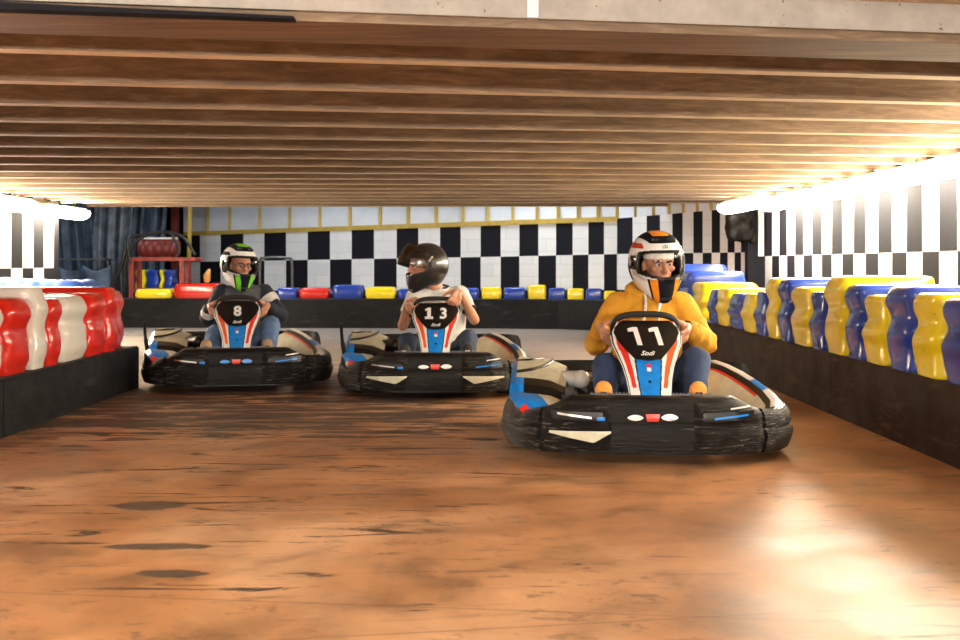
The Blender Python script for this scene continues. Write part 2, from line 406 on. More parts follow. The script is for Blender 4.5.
# pier where right wall ends
m = MB(); m.box((XR-.22, 15.33, 0), (XR+.25, 15.5, 3.3), 0); m.box((XR-.088, 15.30, 1.1), (XR-.02, 15.335, 3.3), 1)
struct(m.build('trim_%d' % (nt+1), ['paint_black', 'block_white'], smooth=False))
m = MB(); m.box((XL-.3, 15.66, 0), (XL-.005, 15.85, 3.3), 0)
struct(m.build('trim_%d' % (nt+2), ['paint_black', 'block_white'], smooth=False))
# rest of the hall
struct(MB().box((-11.2,-7,0),(-11,27,3.5)).build('wall_outer_left', 'darkwall', smooth=False))
struct(MB().box((-11,26.5,0),(8,26.7,3.5)).build('wall_far', 'darkwall', smooth=False))
struct(MB().box((-11,-7,0),(8,-6.8,3.5)).build('wall_front', 'greywall', smooth=False))
struct(MB().box((7.8,-6.8,0),(8,26.5,3.5)).build('wall_outer_right', 'darkwall', smooth=False))
struct(MB().box((-11,-7,3.3),(8,27,3.4)).build('ceiling_upper', 'greywall', smooth=False))
# maroon post and conduit
struct(MB().box((-5.95,23.1,0),(-5.83,23.3,3.3)).build('trim_%d' % (nt+3), 'maroon', smooth=False))

# ------------------------------------------------------------------ lamps
def lamp(x, y0, y1, z, label, mat='tube_warm', group=None, w=.22):
    t = empty('ceiling_light', (x, (y0+y1)/2, z)); tag(t, label, 'ceiling light', group)
    L = (y1-y0)/2
    MB().box((-w*.36,-L,.05),(w*.36,L,.10), bev=.008).build('housing', 'lampbody', t)
    rings = []
    for y, s in ((-L+.01,.55),(-L+.04,1),(L-.04,1),(L-.01,.55)):
        rings.append([(w*.62*s*math.cos(a), y, .03+.085*s*math.sin(a)) for a in [math.pi*.88+math.pi*1.24*k/14 for k in range(15)]])
    MB().rings(rings).build('diffuser', mat, t)
    if z < 2:
        for yy in (-L*.6, L*.6):
            MB().tube([(0,yy,.09),(0,yy,ZC-z)], .008).build('hanger', 'darksteel', t)
    return t
rl = ['white glowing tube light at the far end of the right wall', 'glowing tube light on the right wall, second from the far end',
      'glowing tube light on the right wall, second from the picture edge', 'bright tube light at the right picture edge over yellow and blue blocks']
for (a, c, X), lb in zip(((13.3,15.15,3.12),(12.3,14.3,3.42),(10.05,12.05,3.42),(7.8,9.8,3.42)), rl): lamp(X, a, c, 1.68, lb, 'tube_dim' if X < 3.2 else 'tube_warm')
lamp(-5.40, 14.8, 16.25, 1.65, 'glowing tube light hanging by the dark tarpaulins at left', 'tube_left')
lamp(-5.36, 12.3, 14.2, 1.67, 'glowing tube light at the left picture edge above the red and white blocks', 'tube_left')
lamp(-5.33, 10.2, 12.2, 1.65, 'glowing tube light along the left wall, outside the picture', 'tube_left', group='lights outside the picture')
# added unseen fill lamps, behind the camera and beyond the passage
for x, y in ((-2.6,-.6), (2.2,-.6), (.2,1.9)):
    lamp(x, y-.9, y+.9, 3.1, 'added unseen front fill, a warm tube behind the camera', 'tube_front', 'lights outside the picture', .3)
lamp(3.42, 5.5, 7.55, 1.68, 'tube light along the right wall, outside the picture', 'tube_warm', 'lights outside the picture')
lamp(-4.5, 1.5, 3.3, 2.7, 'added warm tube lighting the left floor, outside the picture', 'tube_side', 'lights outside the picture', .3)  # added lamp, unseen, for a bright pool on the left floor
for x, y in ((-7.5,18.8), (-3.4,18.8), (.6,18.2)):
    lamp(x, y-.9, y+.9, 3.1, 'added unseen cool tube lighting the back wall', 'tube_cool', 'added lights above the far track bend', .3)
tag(MB().tube([(3.605,3.9,1.775),(3.605,15.2,1.775)], .035).tube([(3.60,3.9,1.72),(3.60,15.25,1.79)], .016).build('conduit_pipe', 'conduit'), 'dirty brown conduit running above the right wall lights', 'pipe')
tag(MB().tube([(-5.525,3.6,1.775),(-5.525,15.6,1.775)], .035).build('conduit_pipe', 'conduit'), 'dirty pale conduit running above the left wall lights', 'pipe')

# ------------------------------------------------------------------ low barrier walls and plastic blocks
def kerb(pts, width, h, label, mat, cat='barrier'):
    """low wall along a plan line; pts = track-side edge, width to the outside (normal on the left of travel if width>0)"""
    rings = []
    P = [Vector(p) for p in pts]
    for i, p in enumerate(P):
        d = (P[min(i+1,len(P)-1)]-P[max(i-1,0)]).normalized(); nrm = Vector((-d.y, d.x))*width
        q = p+nrm; e = .015*(1 if width > 0 else -1); nn = nrm.normalized()*abs(e)
        rings.append([(p.x,p.y,0),(p.x,p.y,h-.015),(p.x+nn.x,p.y+nn.y,h),(q.x,q.y,h),(q.x,q.y,0)])
    m = MB(); m.rings(rings, lambda i, j: 1 if j in (2,) else 0)
    o = m.build('barrier_wall', [mat, 'kerb_top'], smooth=False); tag(o, label, cat); return o
XRK = 2.335
HR, HL, HB = .405, .335, .46
rs = [3.4, 5.70, 7.99, 10.28, 12.6, 14.9, 16.6]
rn = ['brown-black low barrier wall section nearest the camera on the right, at the picture edge', 'brown-black low barrier section right of the front kart, under large yellow and blue blocks',
      'brown-black low barrier section between the two visible seams on the right', 'low barrier section behind the front driver, far side of the second seam', 'low barrier section hidden mostly behind the front driver',
      'low barrier section at the far end of the right side']
for i in range(6): kerb([(XRK, rs[i]+.006), (XRK, rs[i+1]-.006)], -.74, HR, rn[i], 'kerb_r')
ls = [4.3, 6.9, 9.75]
ln = ['black low barrier wall section at the left picture edge', 'black low barrier section under the red and white blocks, ending in the corner']
XLK = -2.76
for i in range(2): kerb([(XLK+.05-.03*i, ls[i]+.006), (XLK+.02-.03*i, ls[i+1]-.006)], .80, HL, ln[i], 'kerb_l')
# back barrier
bk = [(-9.2,18.9), (-6.4,18.85), (-3.0,18.75), (.2,18.6)]
bn = ['long black low wall behind the red frame at far left', 'long black low wall behind the kart numbered 8', 'long black low wall behind the kart numbered 13']
for i in range(3): kerb([bk[i], bk[i+1]], .3, HB, bn[i], 'kerb_l')
kerb([(.2,18.6), (1.2,18.4), (1.8,18.0), (2.2,17.4), (2.33,16.62)], .3, HB, 'curved black low wall at the far right corner of the track', 'kerb_l')

def block(x0, x1, y0, y1, z0, z1, mat, label, group=None, waves=3, name='barrier_block', rz=0, fill=None):
    cx, cy = (x0+x1)/2, (y0+y1)/2; a, b_ = (x1-x0)/2, (y1-y0)/2; h = z1-z0
    rings = []; nz = 10*waves
    prof = []
    for i in range(nz+1):
        t = i/nz; w = math.sin(math.pi*t*waves)**2
        prof.append((t*(h-.035), 1-.022*(1-w) if 0 < i < nz else .965))
    prof += [(h-.016, .945), (h-.004, .90), (h, .80), (h-.006, .5)]
    N = 36
    ph = random.uniform(-1, 1)*.005
    for z, s in prof:
        dsc = (1-s)*min(a, b_)*1.6
        ring = []
        for k in range(N):
            th = 2*math.pi*k/N; c, sn = math.cos(th), math.sin(th)
            e = .30
            x = (a-dsc)*math.copysign(abs(c)**e, c); y = (b_-dsc)*math.copysign(abs(sn)**e, sn)
            zz = z0+z; wv = .009*math.sin(zz*2*math.pi/.235) if waves > 1 else 0; ring.append((x + ph*math.sin(z*14)+(.012*math.cos(zz*2*math.pi/.235+y*3) if waves > 1 else 0), y + wv, z))
        rings.append(ring)
    o = MB().rings(rings).build(name, mat, ang=60); o.location = (cx, cy, z0); o.rotation_euler = (0,0,rz)
    tag(o, label, 'barrier block', group); return o
c = 'p_yellow', 'p_blue'
pxr = [(936,972,300,'b'),(908,936,294,'y'),(882,908,286.6,'b'),(859,882,296,'y'),(842,859,285,'b'),(821,842,276,'y'),(807,821,292,'b'),(787.5,807,287.6,'y'),(775.5,787.5,279,'b'),(763.5,775.5,278,'y'),(752,763.5,292,'b'),(739,752,294,'y'),(725.5,739,294,'b'),(713.5,725.5,289,'y'),(706,713.5,290,'b')]
rlab = ['glossy blue barrier block at the right picture edge, nearest of the blue ones', 'yellow barrier block second from the right picture edge', 'tall blue barrier block behind the yellow one nearest the right edge',
 'short yellow barrier block between two blue ones, right of the tall yellow one', 'blue barrier block directly right of the tall scuffed yellow block', 'tallest yellow barrier block with dark scuffs and a long flat top', 'short narrow blue block left of the tallest yellow block',
 'yellow block third to the left of the tallest yellow one, with rounded top', 'narrow tall blue block beside the tall yellow one below the second light', 'tall narrow yellow block where the row steps up', 'short blue block left of the step up in the row',
 'short narrow yellow block in the far low group on the right', 'short blue block in the middle of the far low group on the right', 'yellow block right behind the shoulder of the yellow hooded driver', 'blue sliver of block touching the shoulder of the hooded driver']
for (xa, xb, yt, cc), lb in zip(pxr, rlab):
    ya, yb = 1200*XRK/(xb-480), 1200*XRK/(xa-480)
    ym = yb - (yb-ya)*.35
    zt = 1-(yt-HZ)*ya/F
    L = .64
    block(XRK+.005, XRK+.005+L, ya+.004, yb-.004, HR+.001, zt, 'p_yellow' if cc == 'y' else 'p_blue', lb)
y = 5.15; k = 0
while y > 3.5:
    block(XRK+.01, XRK+.65, y, y+.42, HR+.001, .82+.04*(k % 2), 'p_yellow' if k % 2 == 0 else 'p_blue', 'plastic barrier block on the right wall, outside the picture', 'blocks outside the picture'); y -= .43; k += 1
# blocks past the group, further along the right side
block(2.36, 3.0, 12.82, 13.5, HR+.001, .80, 'p_yellow', 'long yellow block lying behind the low group on the right')
block(2.36, 3.05, 13.6, 14.4, HR+.001, .92, 'p_blue', 'dark blue large block at the far end of the right row')
block(2.2+.15, 3.02, 14.5, 15.2, HR+.001, 1.0, 'p_blue', 'dark blue block, furthest and highest of the right row')
block(2.36, 2.98, 15.4, 16.4, HR+.001, .86, 'p_red', 'dark red block glimpsed right of the hooded driver helmet')
# left blocks
XLB = -2.785
pxl = [(-24,6.5,305,'w'),(6.5,34,298.5,'r'),(34,49.5,287.5,'w'),(49.5,63.5,299,'r'),(63.5,90.5,296.5,'w'),(90.5,108,293.6,'r'),(108,121,287.5,'r')]
llab = ['white barrier block cut by the left picture edge', 'wide glossy red barrier block, second from the left picture edge', 'tall white barrier block between two red ones at left', 'narrow red block between two white ones',
 'wide white block in the middle of the left row', 'red block right of the wide white one', 'orange-red taller block at the inner end of the left row']
for (xa, xb, yt, cc), lb in zip(pxl, llab):
    ya, yb = 1200*-XLB/(480-xa), 1200*-XLB/(480-xb)
    zt = 1-(yt-HZ)*(ya)/F
    block(XLB-.66, XLB, ya+.004, yb-.004, HL+.001, zt, 'p_red' if cc == 'r' else 'p_white', lb)
block(-3.55, -2.86, 9.35, 9.68, HL+.001, .79, 'p_red', 'small dark red block closing the end of the left row')
y = 5.1; k = 0
for q in range(2):
    block(XLB-.66, XLB, 4.75+q*.5, 5.2+q*.5, HL+.001, .8, ('p_red','p_white')[q], 'plastic barrier block on the left wall, outside the picture', 'blocks outside the picture')
# back row, low blocks on the far wall
def far_y(x): return interp(x, [-9.2,-6.4,-3,.2,1.2,1.8], [18.9,18.85,18.75,18.6,18.4,18.05])
back = [(133,172,289,'y','low yellow block under the red frame at far left'),(172,222,283.5,'r','long red block left of the driver in kart 8'),(222,246,286,'r','red block behind the driver in kart 8'),(275,297,288,'b','blue block right of the driver in kart 8, below the bent tube frame'),
 (297.5,330,288,'r','red block midway between the karts 8 and 13'),(331,363.5,285,'b','bright blue block left of the black helmet'),(364,396,287,'y','yellow block left of the driver in the white t-shirt'),(396.5,420,289,'b','blue block partly behind the white t-shirt driver'),
 (455,480,288,'b','blue block right behind the white t-shirt driver'),(480.5,502.5,287,'y','yellow block first right of the white t-shirt driver'),(503,527,287.5,'b','blue block second right of the white t-shirt driver'),(527.5,547.5,285,'y','yellow block midway between karts 13 and 11'),
 (548,566.5,288,'b','blue block on the far wall right of the middle yellow one'),(567,585,288.5,'y','narrow yellow block on the far wall nearing the hooded driver'),(585.5,603,288.5,'b','narrow blue block left of the hooded driver'),(603.5,617,291,'y','small yellow block touching the hooded driver at far wall')]
for xa, xb, yt, cc, lb in back:
    yy = far_y((xa-480)/F*18.7)+.03
    X0, X1 = (xa-480)/F*yy, (xb-480)/F*yy
    z1 = 1-(yt-HZ)*yy/F
    dep = min(.5, A.y+(B.y-A.y)*(X1-A.x)/(B.x-A.x)-yy-.06); block(X0+.01, X1-.01, yy, yy+dep, HB+.001, z1, {'y':'p_yellow','r':'p_red','b':'p_blue'}[cc], lb, waves=1)
for i in range(1):
    pass

# ------------------------------------------------------------------ far left clutter
def sheet(X0, X1, Y, Z0, Z1, mat, label, seed, amp=.09, nf=7, name='tarpaulin'):
    rnd = random.Random(seed); ph = [rnd.uniform(0, 6.28) for _ in range(4)]
    def fn(u, v):
        s = .55+.45*(1-v)
        yy = amp*s*(math.sin(u*nf*2*math.pi/2+ph[0]+1.1*math.sin(v*3+ph[1])) + .5*math.sin(u*nf*5+ph[2]+v*2))
        zz = Z0+(Z1-Z0)*v
        if v < .08: zz += .12*math.sin(u*9+ph[3])
        sag = -.10*abs(math.sin(u*math.pi*3))*v
        return (X0+(X1-X0)*u+.03*math.sin(v*7+ph[2]), Y+yy, zz+sag)
    m = MB().grid(fn, 60, 26); o = m.build(name, mat, ang=None)
    md = o.modifiers.new('thick', 'SOLIDIFY'); md.thickness = .008
    tag(o, label, 'tarpaulin'); return o
sheet(-8.7, -7.7, 22.4, .15, 3.2, 'tarp2', 'grey tarpaulin hanging furthest left beside the wall light', 1)
sheet(-7.75, -6.9, 22.0, .15, 3.2, 'tarp', 'slate blue tarpaulin hanging in folds, second from the left', 2)
sheet(-7.0, -6.3, 21.75, .12, 3.2, 'tarp2', 'creased grey-blue tarpaulin hanging above the steel rail', 3)
sheet(-6.45, -5.75, 22.0, .12, 3.2, 'tarp', 'dark slate tarpaulin hanging behind the red frame', 4)
sheet(-7.6, -6.3, 20.45, .14, .98, 'tarp', 'low dark blue tarpaulin bunched below the steel rail', 5, .12, 5)
t = empty('steel_rail', (-7.0, 21.2, 0)); tag(t, 'thin grey steel rail table below the hanging tarpaulins', 'table')
MB().box((-.75,-.25,1.07),(.45,.25,1.10)).build('top', 'steel', t)
for x in (-.7,.4):
    for y_ in (-.2,.2): MB().box((x-.02,y_-.02,0),(x+.02,y_+.02,1.07)).build('leg', 'darksteel', t)
# blue sheet over a stack
t = empty('equipment_pile', (-4.65, 12.6, 0)); tag(t, 'pile wrapped in bright blue tarpaulin behind the red and white blocks', 'pile')
def fn(u, v):
    x = -.82+1.52*u; y_ = -.5+1.0*v; e = min(u, 1-u, v, 1-v)
    z = .66+.17*sstep(0, .16, e)+.05*noise.noise(Vector((x*3, y_*3, 1)))+.03*noise.noise(Vector((x*9, y_*9, 4)))
    if e < .03: z = 0
    return (x, y_, z)
MB().grid(fn, 60, 34).build('cover', 'bluetarp', t, ang=None)
# red frame with ribbed tank
t = empty('equipment_rack', (-5.05, 19.75, 0)); tag(t, 'red steel rack carrying a maroon ribbed tank and black hoses', 'rack')
for sx in (-.62, .20):
    for sy in (-.22, .22): MB().box((sx-.035,sy-.035,0),(sx+.035,sy+.035,1.09 if sx < 0 else 1.09)).build('leg', 'red_paint', t)
m = MB()
for sy in (-.22,.22): m.box((-.72,sy-.04,1.05),(.42,sy+.04,1.11))
for sx in (-.62,.2): m.box((sx-.03,-.2,1.05),(sx+.03,.2,1.11))
for sy in (-.22,.22): m.box((-.66,sy-.02,.55),(.24,sy+.02,.60))
m.build('crossbar', 'red_paint', t)
m = MB()
pr = []
for i in range(33):
    u = i/32; x = -.56+.66*u; rr = .15+.018*abs(math.sin(u*math.pi*5)); rr *= .75+.25*min(1, min(u,1-u)*8)
    pr.append([(x, rr*1.05*math.cos(a), 1.26+rr*math.sin(a)) for a in [2*math.pi*k/20 for k in range(20)]])
m.rings(pr).build('tank', 'maroon', t)
MB().box((-.52,-.1,1.405),(.06,.1,1.435), bev=.01).build('lid', 'white', t)
def arc(pts, n=20):
    out = []
    P = [Vector(p) for p in pts]; P = [P[0]*2-P[1]]+P+[P[-1]*2-P[-2]]
    for i in range(1, len(P)-2):
        for k in range(n):
            s = k/n; a, b2, c2, d = P[i-1], P[i], P[i+1], P[i+2]
            out.append(.5*((2*b2)+(c2-a)*s+(2*a-5*b2+4*c2-d)*s*s+(3*b2-a-3*c2+d)*s**3))
    out.append(P[-2]); return out
MB().tube(arc([(-.75,-.2,.45),(-.72,-.25,1.0),(-.55,-.25,1.35),(-.2,-.25,1.52),(.2,-.25,1.45),(.42,-.25,1.15)]), .026).build('hose', 'hose', t)
MB().tube(arc([(-.62,-.28,1.0),(-.66,-.28,1.4),(-.4,-.26,1.47),(.0,-.26,1.5),(.16,-.28,1.2),(.12,-.28,1.12)]), .022).build('hose', 'hose', t)
MB().tube(arc([(-.8,-.28,.3),(-.95,-.28,.55),(-.78,-.28,.95),(-.7,-.28,1.3)]), .03).build('hose', 'hose', t)
o = MB().box((-.03,-.02,0),(.03,.02,2.5)).build('wooden_pole', 'yellow_wood', smooth=False); o.location = (-5.1, 20.95, 0); o.rotation_euler = (0, R(1.2), 0)
tag(o, 'tall ochre wooden pole leaning upright right of the red rack', 'pole')
for i, (xa, xb, cc, lb) in enumerate(((135,146,'p_yellow','small yellow block seen between the red rack legs'),(146.5,159,'p_blue','small blue block seen between the red rack legs, left one'),(159.5,164,'p_yellow','thin yellow block between two blue blocks under the rack'),(164.5,173,'p_blue','small blue block under the rack, beside the right leg'))):
    yy = 20.9; X0, X1 = (xa-480)/F*yy, (xb-480)/F*yy
    block(X0, X1-.01, yy, yy+.4, 0, .90, cc, lb, waves=2)
o = MB().chain([(0,0,0),(0,.0,.06),(0.03,0,.15)], [.05,.06,.03]).build('foam_offcut', 'plate'); o.location = ((207-480)/F*19.15, 19.15, .745); tag(o, 'small orange foam lump behind the shoulder of driver 8', 'foam')
# bent tube frame
t = empty('tube_frame', ((276-480)/F*19.9, 19.9, 0)); tag(t, 'grey bent tube frame standing before the checkered wall', 'frame')
MB().tube(arc([(-.27,0,0),(-.27,0,.6),(-.26,0,1.02),(-.2,0,1.1),(.2,0,1.1),(.26,0,1.02),(.27,0,.6),(.27,0,0)], 10), .024).build('hoop', 'darksteel', t)
MB().tube([(-.27,0,.3),(.27,0,.3)], .018).build('crossbar', 'darksteel', t)
# dark box hanging under the passage end at right
t = empty('extractor_unit', (3.33, 15.36, 1.29)); tag(t, 'sooty dark extractor unit hanging beside the far right light', 'machine')
def fn(u, v):
    a = u*2*math.pi; e = (v-.5)*math.pi; p = Vector((math.copysign(abs(math.cos(a))**.5, math.cos(a))*math.cos(e)**.4*.17, math.copysign(abs(math.sin(a))**.5, math.sin(a))*math.cos(e)**.4*.2 if abs(math.sin(a))>1e-6 else 0, math.sin(e)*.2+.2))
    q = 1+.22*noise.noise(p*9); return (p.x*q, p.y*q, .2+(p.z-.2)*q)
MB().grid(fn, 40, 24).build('casing', 'dirty', t, ang=None)
for x in (-.1,.1): MB().tube([(x,0,.36),(x,0,.53)], .012).build('hanger', 'darksteel', t)
MB().box((.10,-.12,-.02),(.2,.1,.1), bev=.02).build('motor', 'dirty', t)

# ------------------------------------------------------------------ text helper
def text_verts(s, size, offset=0.0, shear=0):
    cu = bpy.data.curves.new('t', 'FONT'); cu.body = s; cu.size = 1; cu.offset = offset; cu.shear = shear
    cu.align_x = 'CENTER'; cu.align_y = 'CENTER'; cu.resolution_u = 4
    ob = bpy.data.objects.new('t', cu); COL.objects.link(ob); dg = bpy.context.evaluated_depsgraph_get()
    me = bpy.data.meshes.new_from_object(ob.evaluated_get(dg)); vs = [v.co.copy() for v in me.vertices]; fs = [tuple(p.vertices) for p in me.polygons]
    bpy.data.objects.remove(ob); bpy.data.meshes.remove(me); bpy.data.curves.remove(cu)
    xs = [v.x for v in vs]; ys_ = [v.y for v in vs]; cx, cy = (min(xs)+max(xs))/2, (min(ys_)+max(ys_))/2; h = max(ys_)-min(ys_)
    return [((v.x-cx)/h*size, (v.y-cy)/h*size) for v in vs], fs

# ------------------------------------------------------------------ kart
PX = [0,.25,.42,.55,.66,.735,.765]; PY = [0,.006,.035,.10,.22,.40,.60]
def plan(x): return interp(abs(x), PX, PY)
PRO = [(-.05,.055),(-.012,.06),(0,.10),(.012,.165),(.004,.20),(-.006,.215),(.002,.235),(-.008,.30),(-.03,.335),(-.09,.345),(-.12,.335)]
def bump_y(x, z):
    zs = [p[1] for p in PRO[:9]]; os = [p[0] for p in PRO[:9]]
    return plan(x)-interp(z, zs, os)
def plan_curve(x0, x1, n):
    """points evenly by arc in plan between signed x"""
    sgn = []
    full = [(-a, b2) for a, b2 in zip(PX[::-1], PY[::-1])]+list(zip(PX, PY))[1:]
    sm_ = arc([(a, b2, 0) for a, b2 in full], 8)
    pts = [p for p in sm_ if x0-1e-4 <= p.x <= x1+1e-4]
    return pts
def btaper(x): return lerp(1, .80, sstep(.40, .565, abs(x)))
def sweep(pts, prof, zscale=1, z0=.055, mi=0, ztop=None):
    rings = []
    for i, p in enumerate(pts):
        d = (pts[min(i+1,len(pts)-1)]-pts[max(i-1,0)]).normalized(); o = Vector((d.y, -d.x, 0))
        wob = .006*noise.noise(Vector((p.x*6, p.y*6, 0)))
        zs_ = zscale(p.x) if callable(zscale) else zscale
        rings.append([Vector((p.x, p.y, z0+(z-z0)*zs_))+o*(of+wob) for of, z in prof])
    return rings
def nose_y(z): return .11+(z-.33)/.365*.40
def nose_pt(x, z, off=0): return Vector((x, nose_y(z)+.9*x*x+.02 - off, z+off*.3))

def make_kart(num, loc, yaw, label, wedges=(1,1), pods=None, post=False, digits=None):
    k = empty('racing_kart', loc, yaw); tag(k, label, 'go-kart', 'karts on the track')
    # floor tray and chassis
    MB().box((-.33,.12,.045),(.33,1.2,.06), bev=.005).build('floor_tray', 'darksteel', k)
    m = MB()
    for s in (-1,1):
        m.tube(arc([(s*.28,.10,.09),(s*.30,.4,.09),(s*.36,.8,.09),(s*.34,1.3,.10),(s*.30,1.75,.12)], 8), .016)
        m.tube([(s*.3,.42,.1),(s*.50,.44,.12)], .014)
        m.tube(arc([(s*.36,.6,.10),(s*.66,.62,.12),(s*.68,1.2,.12),(s*.36,1.24,.10)], 8), .012)
    for yy in (.12,.45,.9,1.7): m.tube([(-.3,yy,.09),(.3,yy,.09)], .014)
    m.tube([(-.6,1.42,.135),(.6,1.42,.135)], .02)
    m.build('chassis', 'darksteel', k)
    # bumpers
    fp = plan_curve(-.56, .56, 60)
    fb = MB(); fb.rings(sweep(fp, PRO, btaper), 0)
    fb = fb.build('front_bumper', 'bumper', k, ang=50)
    # raised panels on the flanks
    for s in (-1,1):
        m = MB()
        def pan(u, v, s=s):
            x = s*lerp(.20, .545, u); zt_ = .055+.262*btaper(x); z = lerp(.065, zt_, v); e = min(u, 1-u, v, 1-v)
            return (x, bump_y(x, z)-.012*sstep(0, .06, e)-.004*noise.noise(Vector((x*22, z*30, num))), z)
        m.grid(pan, 26, 16); m.build('flank_panel', 'bumper2', fb, ang=None)
        # slot
        m = MB(); x0, x1 = .245, .50
        def sl(u, v, s=s): x = s*lerp(x0, x1, u); z = lerp(.225, .268, v)+.012*(u if s > 0 else u*.3); return (x, bump_y(x, z)-.0215, z)
        m.grid(sl, 16, 3); m.build('slot', 'black', fb)
        m = MB()
        def bar(u, v, s=s): x = s*lerp(.30, .47, u); z = lerp(.236, .246, v)+.018*u; return (x, bump_y(x, z)-.026, z)
        m.grid(bar, 14, 2); m.build('slot_trim', 'steel' if s < 0 else 'blue', fb)
        m = MB()
        def bar2(u, v, s=s):
            x = s*lerp(.235, .275, u) if s < 0 else s*lerp(.38, .48, u); z = (lerp(.228, .246, v) if s < 0 else lerp(.285, .293, v)+.012*u); return (x, bump_y(x, z)-.026, z)
        m.grid(bar2, 6, 2); m.build('slot_tip', 'blue' if s < 0 else 'white', fb)
        if wedges[0 if s < 0 else 1]:
            m = MB()
            def wd(u, v, s=s):
                x = s*lerp(.51, .205, u); zt_ = lerp(.172, .178, u); zb_ = lerp(.160, .118, min(1, u/.72)) if u < .72 else lerp(.118, .170, (u-.72)/.28)
                z = lerp(zb_, zt_, v); return (x, bump_y(x, z)-.020, z)
            m.grid(wd, 26, 3); m.build('light_wedge', 'cream', fb)
        cp = plan_curve(-.765, -.56, 30) if s < 0 else plan_curve(.56, .765, 30)
        cp = [Vector(p) for p in cp]
        far_ = Vector((s*.768, .78, 0)); cp = ([far_]+cp) if s < 0 else (cp+[far_])
        MB().rings(sweep(cp, [(a+.004, b2) for a, b2 in PRO[:9]]+[(-.06,.33),(-.10,.30)], lambda x: lerp(.80, .66 if s < 0 else .74, sstep(.56, .70, abs(x))))).build('bumper_corner', 'bumper2', k, ang=50)
        # side bumper
        sp = [Vector((s*.768,.80,0)), Vector((s*.765,1.1,0)), Vector((s*.755,1.45,0)), Vector((s*.72,1.62,0))]
        if s < 0: sp = sp[::-1]
        MB().rings(sweep(sp, PRO[:9]+[(-.08,.335)], .70)).build('side_bumper', 'bumper', k, ang=50)
    rp = arc([(.72,1.63,0),(.66,1.76,0),(.5,1.84,0),(.2,1.87,0),(-.2,1.87,0),(-.5,1.84,0),(-.66,1.76,0),(-.72,1.63,0)], 5)
    MB().rings(sweep(rp, PRO[:9]+[(-.06,.34)], 1.15)).build('rear_bumper', 'bumper', k, ang=50)
    # emblem in the middle of the bumper
    m = MB()
    def almond(x0, x1, zc, h, mi):
        def f(u, v): x = lerp(x0, x1, u); w = math.sin(math.pi*u)**.7*h; z = zc+(v-.5)*w; return (x, bump_y(x, z)-.006, z)
        m.grid(f, 12, 3, mi)
    almond(-.125,-.045,.243,.03,0); almond(.04,.125,.246,.034,0)
    def f(u, v): z = lerp(.225,.262,v); x = lerp(-.035, .035, u)*(.8+.2*v); return (x, bump_y(x, z)-.007, z)
    m.grid(f, 4, 3, 1); m.build('emblem', [('white' if num != 8 else 'blue'), 'red'], fb)
    # side pods with graphics
    for s in (-1,1):
        if s < 0:
            secs = [(.18,.60,.20),(.24,.665,.275),(.33,.70,.305),(.41,.725,.315),(.45,.73,.26),(.60,.735,.20),(.68,.735,.225),(.75,.735,.325),(.84,.735,.355),(1.0,.735,.40),(1.15,.735,.43),(1.3,.73,.435),(1.42,.71,.39),(1.5,.69,.33)]
            offs = [(0,None),(.008,-.07),(.003,-.02),(-.03,.008),(-.075,.004),(-.15,-.002),(-.22,-.012),(-.31,-.05),(-.32,None)]
        else:
            secs = [(.22,.63,.22),(.30,.68,.262),(.40,.70,.287),(.60,.69,.318),(.80,.65,.352),(.95,.605,.38),(1.1,.55,.405),(1.25,.49,.42),(1.4,.45,.40)]
            offs = [(0,None),(.004,-.055),(.002,-.012),(-.032,.012),(-.062,.002),(-.088,-.022),(-.104,-.03),(-.235,-.125),(-.24,None)]
        rings = [[(s*(xo+a), y_, .09 if b2 is None else zt_+b2) for a, b2 in offs] for y_, xo, zt_ in secs]
        def mf(i, j, s=s, secs=secs):
            y_ = secs[i][0]
            if j in (0, 8): return 0
            if s < 0:
                if y_ < .41: return {2:3 if y_ < .2 else 2,3:2,4:2,5:1,6:1}.get(j, 0)
                if y_ < .60: return 0
                if y_ < .84: return {2:2,3:2}.get(j, 0)
                return {1:2,2:2,3:1,4:1,5:1,6:1}.get(j, 0)
            if y_ < .3: return 0
            return {1:(2 if .35 < y_ < .9 else 4), 2:4, 3:(2 if .55 < y_ < .8 else 4), 4:0, 5:(3 if y_ > .55 else 1), 6:1}.get(j, 0)
        pod = MB().rings(rings, mf).build('side_pod', ['black','cream','blue','red','white'], k, ang=35)
        if s < 0:
            MB().tube(arc([(-.70,.90,.388),(-.60,.98,.398),(-.52,1.10,.418),(-.50,1.28,.428)], 6), .009, 0, 8).tube(arc([(-.71,1.12,.432),(-.62,1.16,.436),(-.56,1.28,.432)], 6), .007, 0, 8).build('pod_seam', 'black', pod)
    # nose fairing
    zs = [.325,.345,.41,.47,.526,.58,.638,.695]; ws = [.102,.104,.114,.131,.156,.181,.188,.155]; bs = [.043,.045,.054,.061,.066,.07,.07,.06]
    def nf(u, v):
        z = lerp(.325,.695,v); w = interp(z, zs, ws); return tuple(nose_pt((u*2-1)*w, z))
    def nm(u, v):
        z = lerp(.325,.695,v); w = interp(z, zs, ws); a = abs(u*2-1)*w; bb = interp(z, zs, bs)
        if a < bb: return 1
        if a < bb+.007: return 0
        q = (a-bb)/(w-bb); 
        if q > .93: return 0
        lo = lerp(.30, .42, v); hi = lerp(.64, .86, v)
        if z > .372 and lo < q < hi: return 3 if (u > .5) == (num == 11) else 2
        return 4
    nfm = MB().grid(nf, 96, 70, nm)
    # side returns
    for s in (-1,1):
        nfm.grid(lambda u, v, s=s: tuple(nose_pt(s*interp(lerp(.325,.695,v), zs, ws), lerp(.325,.695,v))+Vector((-s*.02*u, .10*u, -.04*u))), 4, 40, lambda u, v: 4 if u < .5 and v < .8 else 0)
    nob = nfm.build('nose_fairing', ['black','blue','red','orange_red','white'], k, ang=None, fixn=False)
    md = nob.modifiers.new('thick', 'SOLIDIFY'); md.thickness = .004
